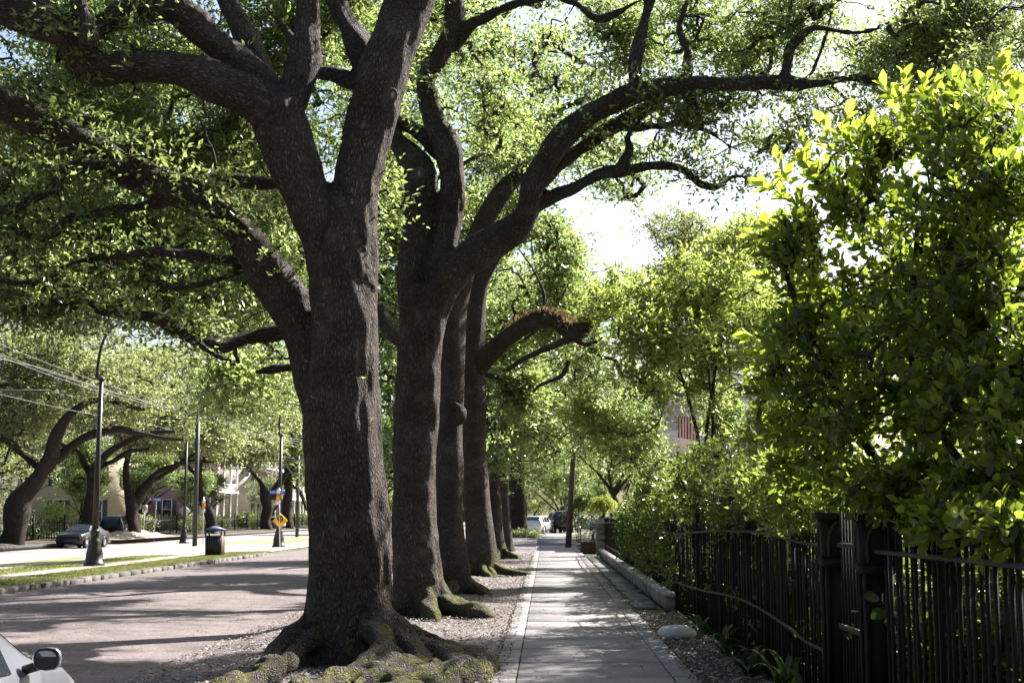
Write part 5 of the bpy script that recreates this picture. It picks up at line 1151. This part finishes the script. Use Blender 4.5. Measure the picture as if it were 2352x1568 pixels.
def text(s, size, loc, mat, parent, name='lettering', rot=(math.pi/2, 0, 0)):
    cu = bpy.data.curves.new(name, 'FONT'); cu.body = s; cu.size = size; cu.align_x = 'CENTER'; cu.align_y = 'CENTER'; cu.extrude = .002
    o = bpy.data.objects.new(name, cu); COL.objects.link(o); dg = bpy.context.evaluated_depsgraph_get()
    me = bpy.data.meshes.new_from_object(o.evaluated_get(dg)); bpy.data.objects.remove(o)
    return link(name, me, mat, parent, loc=[a-b for a, b in zip(loc, parent.location)], rot=rot)
def plate(mat, parent, name, c, w, h, th=.012, rz=0.0, dia=False, **kw):
    b = MB(); 
    if dia:
        q = w/math.sqrt(2); x, y, z = c
        b.add([[x-q, y-th/2, z], [x, y-th/2, z-q], [x+q, y-th/2, z], [x, y-th/2, z+q], [x-q, y+th/2, z], [x, y+th/2, z-q], [x+q, y+th/2, z], [x, y+th/2, z+q]], [(0, 1, 2, 3), (7, 6, 5, 4), (0, 4, 5, 1), (1, 5, 6, 2), (2, 6, 7, 3), (3, 7, 4, 0)])
    else: b.box(c, (w, th, h), rz)
    return b.build(name, mat, parent, **kw)
g = ground(643, 1258); d = g[1]
ys = thing('sign_post', 'yellow diamond sign on a post with orange and blue street signs above', 'sign', g)
MB().tube([g, at(641, 1120, d)], .03, 8).build('post', M['signback'], ys)
c = at(642, 1195, d); px = d/F
plate(M['yellow'], ys, 'diamond_plate', c+np.array([.03, .05, 0]), .56, .56, dia=True)
ring = [(c[0]+.03+math.cos(a)*.13, c[1]+.036, c[2]+.10+math.sin(a)*.13) for a in np.linspace(0, 2*math.pi, 17)]
MB().tube(ring, .032, 6).build('ring_symbol', M['black'], ys); text('R', .17, (c[0]+.03, c[1]+.036, c[2]+.10), M['black'], ys)
text('- - -', .16, (c[0]+.03, c[1]+.038, c[2]-.09), M['black'], ys)
c = at(640, 1143, d); plate(M['orange'], ys, 'orange_plate', c+np.array([0, -.06, .02]), .2, .40)
for zz in (.33, -.26): plate(M['white'], ys, 'white_plate', c+np.array([0, -.062, .02+zz]), .2, .2)
for k, ch in enumerate('BUS'): text(ch, .11, (c[0], c[1]-.068, c[2]+.14-k*.12), M['black'], ys, rot=(math.pi/2, 0, 0)) if 0 else None
c = at(637, 1129, d); plate(M['blue'], ys, 'street_name_plate', c, .80, .22)
text('Lou', .18, (c[0]-.24, c[1]-.008, c[2]), M['white'], ys); text('A', .18, (c[0]+.26, c[1]-.008, c[2]), M['white'], ys)
g = ground(466, 1248); d = g[1]
os_ = thing('sign_post', 'slim post with an orange and white stop plate beside the wire pole', 'sign', g)
MB().tube([g, at(468, 1140, d)], .028, 8).build('post', M['signback'], os_)
c = at(468, 1162, d); plate(M['orange'], os_, 'orange_plate', c+np.array([0, -.05, 0]), .24, .44)
for zz in (.33, -.32): plate(M['white'], os_, 'white_plate', c+np.array([0, -.05, zz]), .24, .21)
g = ground(353, 1243); d = g[1]
bs = thing('street_name_sign', 'pale blue street name sign on a slanted thin post', 'sign', g)
MB().tube([g, at(359, 1150, d)], .03, 8).build('post', M['signback'], bs); c = at(359, 1146, d)
plate(simple('pale_blue_sign', (.22, .42, .75), .5, bump=0), bs, 'name_plate', c, .72, .24); plate(M['white'], bs, 'bracket', c+np.array([0, 0, -.24]), .12, .2)
plate(M['white'], bs, 'lettering', c+np.array([0, -.012, 0]), .5, .06)
g = ground(421, 1236); d = g[1]
ws = thing('sign_post', 'pale back of a diamond sign behind the far street lamp', 'sign', g)
MB().tube([g, at(423, 1155, d)], .03, 8).build('post', M['signback'], ws); plate(M['signback'], ws, 'diamond_plate', at(424, 1173, d)-np.array([0, .05, 0]), .78, .78, dia=True)
g = ground(328, 1240); d = g[1]
ns = thing('sign_post', 'small round red and white sign left of the blue street sign', 'sign', g)
MB().tube([g, at(333, 1165, d)], .028, 8).build('post', M['signback'], ns); c = at(333, 1168, d); plate(M['white'], ns, 'plate', c, .42, .6)
MB().tube([(c[0]+math.cos(a)*.14, c[1]-.01, c[2]+.05+math.sin(a)*.14) for a in np.linspace(0, 2*math.pi, 15)], .025, 5).build('ring_symbol', M['redpaint'], ns); text('P', .2, (c[0], c[1]-.01, c[2]+.05), M['black'], ns)
# litter bin
g = ground(493, 1276); tb = thing('litter_bin', 'black square litter bin with a blue-grey pyramid lid', 'litter bin', g)
x, y, z = g
MB().box((x, y, z+.42), (.66, .66, .84), taper=1.03).build('body', M['plastic'], tb)
for i in range(7):
    for sx, sy in ((0, -1), (1, 0)):
        f = -.28+i*.093; MB().box((x+(f if sx == 0 else .345), y+(-.345 if sx == 0 else f), z+.44), (.06 if sx == 0 else .02, .02 if sx == 0 else .06, .76)).build('slat', M['plastic'] if sx == 0 else M['rust'], tb)
for sx in (-1, 1):
    for sy in (-1, 1): MB().box((x+sx*.33, y+sy*.33, z+.96), (.06, .06, .24)).build('lid_post', M['plastic'], tb)
MB().box((x, y, z+1.06), (.74, .74, .05)).build('rim', M['plastic'], tb)
b = MB(); h = .4; b.add([[x-h, y-h, z+1.09], [x+h, y-h, z+1.09], [x+h, y+h, z+1.09], [x-h, y+h, z+1.09], [x-.08, y-.08, z+1.23], [x+.08, y-.08, z+1.23], [x+.08, y+.08, z+1.23], [x-.08, y+.08, z+1.23]], [(3, 2, 1, 0), (0, 1, 5, 4), (1, 2, 6, 5), (2, 3, 7, 6), (3, 0, 4, 7), (4, 5, 6, 7)]); b.build('lid', M['bluelid'], tb)

# ------------------------------------------------------------------ cars
STY = {'sedan': [(-.50, .30, .52, .52, .40), (-.485, .19, .66, .665, .455), (-.43, .16, .70, .715, .48), (-.34, .15, .71, .74, .49), (-.20, .14, .70, .955, .497), (-.10, .14, .69, .995, .5), (0, .14, .685, 1.0, .5), (.08, .14, .68, .97, .5), (.22, .14, .665, .70, .495), (.36, .15, .62, .635, .485), (.45, .17, .545, .56, .455), (.485, .20, .48, .485, .42), (.50, .28, .40, .40, .37)],
       'hatch': [(-.50, .30, .55, .56, .42), (-.49, .2, .64, .66, .46), (-.47, .16, .66, .76, .48), (-.42, .15, .66, .90, .49), (-.34, .14, .66, .975, .5), (-.10, .14, .65, 1.0, .5), (.06, .14, .64, .97, .5), (.23, .14, .62, .66, .495), (.38, .15, .57, .585, .48), (.46, .17, .50, .51, .45), (.49, .2, .43, .435, .41), (.50, .28, .36, .36, .37)],
       'suv': [(-.50, .32, .58, .59, .44), (-.49, .22, .62, .66, .47), (-.48, .2, .62, .80, .485), (-.45, .2, .62, .95, .49), (-.36, .19, .62, .99, .5), (-.05, .19, .62, 1.0, .5), (.10, .19, .61, .975, .5), (.22, .19, .60, .645, .5), (.40, .2, .57, .59, .49), (.47, .22, .52, .53, .47), (.495, .26, .46, .465, .44), (.50, .34, .4, .4, .41)]}
def car(label, loc, rz, paint, style='sedan', L=4.5, W=1.8, H=1.43, group=None, name='car', wb=.30, wr=.32):
    t = thing(name, label, 'car', loc, rz, group)
    st = np.array(STY[style]); xs = np.unique(np.concatenate([np.linspace(-.5, .5, 61), st[:, 0]])); pr = np.stack([np.interp(xs, st[:, 0], st[:, j]) for j in range(1, 5)], 1)
    for _ in range(2): pr[1:-1] = .25*pr[:-2]+.5*pr[1:-1]+.25*pr[2:]
    rows = []
    for xx, (zl, zd, zr, hw) in zip(xs, pr):
        zl, zd, zr, hw = zl*H, zd*H, zr*H, hw*W; gh = max(zr-zd, .0)
        half = [(0, zl), (hw*.86, zl), (hw*.965, zl+.07), (hw*1.0, zl+(zd-zl)*.45), (hw*.99, zl+(zd-zl)*.72), (hw*.955, zd-.02), (hw*.925, zd+.006), (hw*(.925-.19*min(1, gh/(.3*H))), zd+max(gh-.07, gh*.7)), (hw*(.925-.24*min(1, gh/(.3*H))), zd+max(gh-.02, gh*.85)), (hw*.42, zr+.012), (0, zr+.016)]
        rows.append([(-y, z) for y, z in half]+[(y, z) for y, z in half[-2:0:-1]])
    n = len(rows[0]); V = np.array([[x*L, y, z] for x, r in zip(xs, rows) for y, z in r]); m_ = len(xs)
    i = np.arange(m_-1)[:, None]*n; j = np.arange(n)[None]; jn = (j+1) % n
    Q = np.stack([i+j, i+n+j, i+n+jn, i+jn], -1)
    body = mk('body', V, [Q.reshape(-1, 4), np.array([list(range(n))]), np.array([list(range((m_-1)*n+n-1, (m_-1)*n-1, -1))])], True); link('body', body, paint, t)
    top = [7, 8, 9, 10, 11, 12]; xm = (xs[:-1]+xs[1:])/2
    def patch(nm, xr, segs, mat, off=.006):
        ii = [k for k in range(m_-1) if xr[0] <= xm[k] <= xr[1]]
        if not ii: return
        fs = np.concatenate([Q[k, segs] for k in ii]); u = np.unique(fs); P = V[u].copy(); c = np.array([0, 0, H*.45])
        nr = np.zeros_like(V); a = V[fs]; fn = np.cross(a[:, 1]-a[:, 0], a[:, 3]-a[:, 0]); 
        for q in range(4): np.add.at(nr, fs[:, q], fn)
        nn_ = unit(nr[u]); sg = np.sign(np.sum(nn_*(P-c), 1).mean()) or 1
        P = P+nn_*sg*off; mp = {int(a_): b_ for b_, a_ in enumerate(u)}
        link(nm, mk(nm, P, [np.vectorize(mp.get)(fs)], True), mat, t)
    wsx = {'sedan': (.095, .205), 'hatch': (.075, .215), 'suv': (.115, .21)}[style]; rwx = {'sedan': (-.325, -.215), 'hatch': (-.47, -.36), 'suv': (-.478, -.44)}[style]
    patch('windshield', wsx, [8, 9, 10, 11][:4], M['glass']); patch('rear_window', rwx, [8, 9, 10, 11][:4], M['glass'])
    doors = {'sedan': ((-.215, -.075), (-.06, .105)), 'hatch': ((-.38, -.23), (-.215, -.06), (-.045, .10)), 'suv': ((-.44, -.26), (-.245, -.08), (-.065, .11))}[style]
    for xr in doors:
        for sg in ([6], [13]): patch('side_window', xr, sg, M['glass'], .008)
    for sx in (-wb, wb):
        for sy in (-1, 1):
            wc = (sx*L, sy*(W/2-.10), wr); w = thing('wheel', None, None, wc); w.parent = t
            tm = MB(); pts = [(wr-.07, -.1), (wr-.01, -.1), (wr, -.06), (wr, .06), (wr-.01, .1), (wr-.07, .1)]
            V2 = []; f2 = []
            for k in range(20):
                a = 2*math.pi*k/20
                for r, yy in pts: V2.append([math.cos(a)*r, yy, math.sin(a)*r])
            for k in range(20):
                for q in range(6): f2.append((k*6+q, k*6+(q+1) % 6, ((k+1) % 20)*6+(q+1) % 6, ((k+1) % 20)*6+q))
            link('tyre', tm.add(V2, f2).mesh('tyre', True), M['rubber'], w)
            rb = MB(); rb.tube([(0, sy*.0, 0), (0, sy*.06, 0)], wr-.07, 18)
            for k in range(5):
                a = 2*math.pi*k/5; rb.box((math.cos(a)*(wr-.07)*.5, sy*.075, math.sin(a)*(wr-.07)*.5), (.06, .03, .06))
            rb.tube([(0, sy*.06, 0), (0, sy*.09, 0)], .06, 10); link('rim', rb.mesh('rim'), M['alloy'], w)
            # dark wheel-arch lip
            arch = [(sx*L+math.cos(a)*(wr+.05), sy*(W/2*.992), wr+math.sin(a)*(wr+.05)) for a in np.linspace(-.15, math.pi+.15, 15)]
            link('wheel_arch', MB().tube(arch, .035, 6).mesh('wheel_arch', True), M['plastic'], t)
    zf = .50*H if style != 'suv' else .48*H
    for sy in (-1, 1):
        link('headlight', MB().bevbox((L*.452, sy*W*.34, zf*.90), (.14, .30, .12), .04).mesh('headlight', True), M['lens'], t)
        link('tail_light', MB().bevbox((-L*.488, sy*W*.37, H*.55), (.08, .30, .17), .03).mesh('tail_light', True), M['redlens'], t)
        link('door_handle', MB().box((-.02*L, sy*W*.5, H*.6), (.2, .03, .03)).mesh('door_handle'), paint, t)
        mir = link('wing_mirror', None, None, t) if 0 else thing('wing_mirror', None, None, ((.125 if style == 'sedan' else .165)*L, sy*(W/2+.075), H*.69)); mir.parent = t
        V3 = []; f3 = []; nn2 = 12
        for k, (xo, sc_) in enumerate(((-.045, .94), (-.04, 1.0), (0.0, .98), (.05, .8), (.085, .45), (.095, .1))):
            for q in range(nn2):
                a = 2*math.pi*q/nn2; V3.append([xo, math.copysign(abs(math.cos(a))**.7, math.cos(a))*.088*sc_, math.copysign(abs(math.sin(a))**.75, math.sin(a))*.073*sc_+.005])
        for k in range(5):
            for q in range(nn2): f3.append((k*nn2+q, k*nn2+(q+1) % nn2, k*nn2+nn2+(q+1) % nn2, k*nn2+nn2+q))
        link('mirror_shell', MB().add(V3, f3+[tuple(range(nn2-1, -1, -1))]).mesh('mirror_shell', True), paint, mir)
        G3 = [[-.047-(z_-.03)*.30, y_*.74, z_*.74+.001] for (_, y_, z_) in V3[nn2:2*nn2]]
        link('mirror_surround', MB().add([[-.0455, y_*.99, z_] for (_, y_, z_) in V3[:nn2]], [tuple(range(nn2))]).mesh('mirror_surround'), M['plastic'], mir)
        link('mirror_glass', MB().add(G3, [tuple(range(nn2))]).mesh('mirror_glass'), M['mirror'], mir)
        link('mirror_arm', MB().tube([(0, -sy*.17, -.075), (0, -sy*.06, -.04)], .03, 8).mesh('mirror_arm'), M['plastic'], mir)
    link('bumper_grille', MB().bevbox((L*.487, 0, .30*H), (.06, W*.5, .12), .02).mesh('bumper_grille'), M['plastic'], t)
    link('number_plate', MB().box((-L*.497, 0, H*.43), (.012, .32, .16)).mesh('number_plate'), M['white'], t)
    return t
H90 = math.pi/2
P_silver = carpaint('silver_paint', (.20, .21, .235), .6)
car('silver car at the bottom left corner with its wing mirror toward the footpath', (-4.10, 8.42, -.20), H90+.02, P_silver, 'hatch', 4.1, 1.76, 1.36)
g = ground(165, 1259)
car('parked black sedan facing the camera across the avenue', (g[0], g[1]+2.0, float(hz(g[0]))), -H90-.10, carpaint('black_paint', (.012, .013, .016), .2), 'sedan', 4.5, 1.8, 1.42, wr=.33)
car('dark pickup-like vehicle with a red tail light behind the near lamp', (-32.6, 109, -.2), H90, carpaint('dark_paint', (.015, .015, .018), .2), 'suv', 5.0, 1.9, 1.75, wr=.36)
car('pale car far off beneath the yellow sign', (-33.5, 172, -.1), 2.6, carpaint('pale_paint', (.55, .6, .66), .3), 'hatch', 4.2, 1.75, 1.45)
car('silver hatchback parked rear-on beyond the footpath end', (-.62, 123.0, 0), H90-.32, carpaint('pale_silver_paint', (.52, .55, .52), .4), 'hatch', 4.2, 1.75, 1.5)
car('dark blue van parked behind the silver hatchback', (1.0, 131, 0), H90+.15, carpaint('blue_paint', (.012, .02, .07), .3), 'suv', 4.7, 1.9, 1.8, wr=.35)
car('black four-wheel-drive with red roof stripe beside the blue van', (1.75, 126, 0), H90-.2, carpaint('black_red_paint', (.02, .014, .016), .3), 'suv', 4.4, 1.8, 1.95, wr=.37)
car('red car showing between the far oak trunks', (-3.6, 126, 0), .1, carpaint('red_paint', (.36, .02, .03), .3), 'hatch', 4.2, 1.75, 1.5)
car('white car in the driveway half hidden by the sago palm', (3.2, 66.5, .02), -H90+.1, carpaint('white_car_paint', (.72, .71, .68), .0), 'sedan', 4.4, 1.8, 1.42)
car('pale car at the far kerb of the cross street', (3.2, 140, 0), .1, carpaint('grey_paint', (.4, .42, .45), .3), 'sedan', 4.5, 1.8, 1.43)
# low brick planter wall by the driveway
bw = thing('brick_wall', 'low red brick edging wall below the sago palm', 'wall', (2.2, 61.0, 0))
bm_ = MB().bevbox((0, 0, 0), (.205, .1, .062), .006).mesh('brick')
for r in range(7):
    for k in range(8): link('brick', bm_, M['brick'], bw, loc=(-.75+k*.215+(.107 if r % 2 else 0), 0, .04+r*.072))
MB().box((2.25, 61.0, .24), (1.62, .07, .46)).build('core', M['soil'], bw)

# ------------------------------------------------------------------ houses
def window(t, c, w, h, n, shutters=True):
    """one window in a wall; n = outward direction 'x' or 'y-'"""
    f = thing('window', None, None, (0, 0, 0)); f.parent = t
    o = np.array(t.location); c = np.array(c)-o
    def bx(nm, off, sz, mat, out):
        if n == 'y': MB().box(c+np.array([off[0], -out, off[1]]), (sz[0], .06, sz[1])).build(nm, mat, f, local=True)
        else: MB().box(c+np.array([out, off[0], off[1]]), (.06, sz[0], sz[1])).build(nm, mat, f, local=True)
    bx('pane', (0, 0), (w, h), M['glass'], .02); bx('frame', (0, h/2+.06), (w+.24, .12), M['white'], .05); bx('sill', (0, -h/2-.06), (w+.3, .12), M['white'], .06)
    bx('frame', (-w/2-.06, 0), (.12, h), M['white'], .045); bx('frame', (w/2+.06, 0), (.12, h), M['white'], .045); bx('glazing_bar', (0, 0), (w, .06), M['white'], .05)
    if shutters:
        bx('shutter', (-w/2-.38, 0), (.5, h), M['shutter'], .05); bx('shutter', (w/2+.38, 0), (.5, h), M['shutter'], .05)
def house(label, x0, x1, y0, y1, H, mat, wins, roofh=2.2, eave=.5):
    t = thing('house', label, 'house', ((x0+x1)/2, y0, -.1))
    MB().box(((x0+x1)/2, (y0+y1)/2, H/2-.1), (x1-x0, y1-y0, H)).build('wall', mat, t)
    MB().box(((x0+x1)/2, (y0+y1)/2, H-.02), (x1-x0+.7, y1-y0+.7, .35)).build('cornice', M['white'], t)
    cx, cy_ = (x0+x1)/2, (y0+y1)/2; a, b_ = (x1-x0)/2+eave, (y1-y0)/2+eave; z = H+.16
    MB().add([[cx-a, cy_-b_, z], [cx+a, cy_-b_, z], [cx+a, cy_+b_, z], [cx-a, cy_+b_, z], [cx-a*.3, cy_-b_*.3, z+roofh], [cx+a*.3, cy_-b_*.3, z+roofh], [cx+a*.3, cy_+b_*.3, z+roofh], [cx-a*.3, cy_+b_*.3, z+roofh]], [(3, 2, 1, 0), (0, 1, 5, 4), (1, 2, 6, 5), (2, 3, 7, 6), (3, 0, 4, 7), (4, 5, 6, 7)]).build('roof', M['roof'], t)
    for w in wins: window(t, *w)
    return t
def gallery(t, x0, x1, y0, y1, floors, ncol, H):
    """columned two-storey gallery on the street side"""
    for z in floors: MB().box(((x0+x1)/2, (y0+y1)/2, z), (x1-x0, y1-y0, .28)).build('gallery_floor', M['white'], t)
    lv_ = [-.1]+list(floors)
    for a, b_ in zip(lv_[:-1], lv_[1:]):
        for k in range(ncol):
            y = y0+.25+(y1-y0-.5)*k/(ncol-1)
            MB().lathe([(.24, 0), (.24, .2), (.17, .26), (.15, b_-a-.5), (.24, b_-a-.3), (.24, b_-a-.14)], (x1-.25, y, a+.14), 10).build('column', M['white'], t, smooth=True)
        if a > 0:
            MB().box((x1-.2, (y0+y1)/2, a+1.05), (.08, y1-y0, .08)).build('handrail', M['white'], t)
            b = MB()
            for k in range(int((y1-y0)/.35)): b.box((x1-.2, y0+.17+k*.35, a+.6), (.05, .05, .85))
            b.build('balusters', M['white'], t)['kind'] = 'stuff'
hA = house('tall beige stucco house behind the forked oak', -56, -45.5, 150, 160, 8.2, M['beige'], [((-47.5, 150, 5.6), 1.1, 2.0, 'y'), ((-51.5, 150, 5.6), 1.1, 2.0, 'y'), ((-47.5, 150, 2.0), 1.1, 2.2, 'y'), ((-51.5, 150, 2.0), 1.1, 2.2, 'y'), ((-45.5, 152.5, 5.6), 1.1, 2.0, 'x'), ((-45.5, 157, 5.6), 1.1, 2.0, 'x'), ((-45.5, 155, 2.0), 1.1, 2.2, 'x')])
hB = house('pink clapboard house with white two-storey columned gallery', -54, -43.2, 168, 188, 8.8, M['pink'], [((-44.6, 168, 6.2), 1.0, 2.0, 'y'), ((-44.8, 168, 2.2), 1.0, 2.2, 'y')]+[((-43.2, 171+k*4.6, z), 1.2, 2.4, 'x') for k in range(4) for z in (2.2, 6.2)])
gallery(hB, -43.2, -40.6, 168.2, 187.8, (4.4, 8.5), 6, 8.5)
hC = house('long white gallery house with many slim columns', -53, -42.5, 204, 240, 8.2, M['cream'], [((-42.5, 206+k*4.5, z), 1.2, 2.3, 'x') for k in range(8) for z in (2.0, 5.9)])
gallery(hC, -42.5, -39.8, 204.2, 239.8, (3.9, 8.0), 14, 8)
hD = house('white house with flat porch and flag behind the laurel', 6.2, 14, 70, 82, 7.2, M['cream'], [((7.6, 70, 5.2), 1.0, 1.9, 'y'), ((11, 70, 5.2), 1.0, 1.9, 'y'), ((7.6, 70, 1.9), 1.0, 2.0, 'y')], roofh=1.8)
MB().box((6.35, 67.6, 4.95), (2.9, 4.6, 1.0)).build('porch_parapet', M['white'], hD)
for (cx, cy_) in ((5.2, 65.6), (7.6, 65.6), (5.2, 69.2)): MB().lathe([(.22, 0), (.22, .2), (.16, .25), (.14, 3.9), (.22, 4.1), (.22, 4.35)], (cx, cy_, .1), 12).build('column', M['white'], hD, smooth=True)
MB().box((5.1, 66.2, 2.35), (2.4, .25, .75)).build('porch_panel', M['cream'], hD)
fl = thing('flag', 'red and white striped flag hanging from a short staff', 'flag', at(1580, 955, 63.8))
f0 = np.array(fl.location); MB().tube([f0+np.array([.5, 1.2, -.5]), f0+np.array([-.1, -.2, .12])], .02, 6).build('staff', M['white'], fl)
V = []; fs = []; nc, nr = 27, 10; me_i = []
for r in range(nr):
    for c_ in range(nc):
        f = c_/(nc-1); V.append([-.45+f*.85, .06*math.sin(f*14+r*.25)+.02*r*.2, -.02-r*.105-.16*f*(r/nr)])
for r in range(nr-1):
    for c_ in range(nc-1): fs.append((r*nc+c_, r*nc+c_+1, r*nc+nc+c_+1, r*nc+nc+c_)); me_i.append((c_//2) % 2)
me = mk('cloth', np.array(V), [np.array(fs)], True); me.materials.append(M['redpaint']); me.materials.append(M['flagwhite']); me.polygons.foreach_set('material_index', np.array(me_i, dtype=np.int32)); link('cloth', me, None, fl)
# low iron fence across the avenue
ff = thing('iron_fence', 'dark iron fence along the gardens across the avenue', 'fence', (-33.2, 70, -.1))
pm = MB().box((0, 0, .7), (.04, .04, 1.4)).mesh('picket')
for k in range(280): link('picket', pm, M['iron'], ff, loc=(0, 5+k*.5, 0))
for z in (.2, 1.2): MB().box((-33.2, 148, z-.1), (.05, 150, .06)).build('rail', M['iron'], ff)
for k in range(26): MB().box((-33.2, 74+k*6, .75), (.12, .12, 1.7)).build('post', M['iron'], ff)
# mounds and kerb rocks under the forked oak
md_ = thing('earth_bank', 'rooty brown earth bank under the forked oak', 'bank', (-31.6, 108, -.1))
xs_, ys_ = np.meshgrid(np.linspace(-2.2, 2.2, 16), np.linspace(-9, 10, 60)); zz = .42*np.exp(-(xs_/1.1)**2)*np.clip(1-(ys_/9.5)**2, 0, 1)*(1+.35*np.sin(ys_*2.3)+.25*np.sin(xs_*5+ys_*4))-.02
i = np.arange(59)[:, None]*16+np.arange(15)[None]
link('bank_soil', mk('bank_soil', np.stack([xs_, ys_, zz], -1).reshape(-1, 3), [np.stack([i, i+1, i+17, i+16], -1).reshape(-1, 4)], True), M['track'], md_)
# pruning scars on the nearest oaks
def scar(t, u, v, d, r, nm='pruning_scar'):
    c = at(u, v, d); dr = unit(CAMP-c); a = unit(np.cross(dr, [0, 0, 1.])); b = np.cross(a, dr)
    ring = [c+(a*math.cos(q)*.8+b*math.sin(q)*1.15)*r for q in np.linspace(0, 2*math.pi, 15)]
    MB().tube(ring, r*.34, 7).build(nm, M['bark'], t.root, smooth=True)
    V = [c+dr*.01]+[c-dr*.02+(a*math.cos(q)*.8+b*math.sin(q)*1.15)*r*.95 for q in np.linspace(0, 2*math.pi, 15)[:-1]]
    MB().add(V, [(0, i, i % 14+1) for i in range(1, 15)]).build('cut_wood', M['knot'], t.root)
scar(T1, 902, 218, D1-.18, .055); scar(T2, 963, 398, D2-.45, .07)
print('TRIS', sum(sum(len(p.vertices)-2 for p in m_.polygons) if len(m_.polygons) < 2000 else int(len(m_.loops)-2*len(m_.polygons)) for m_ in bpy.data.meshes))
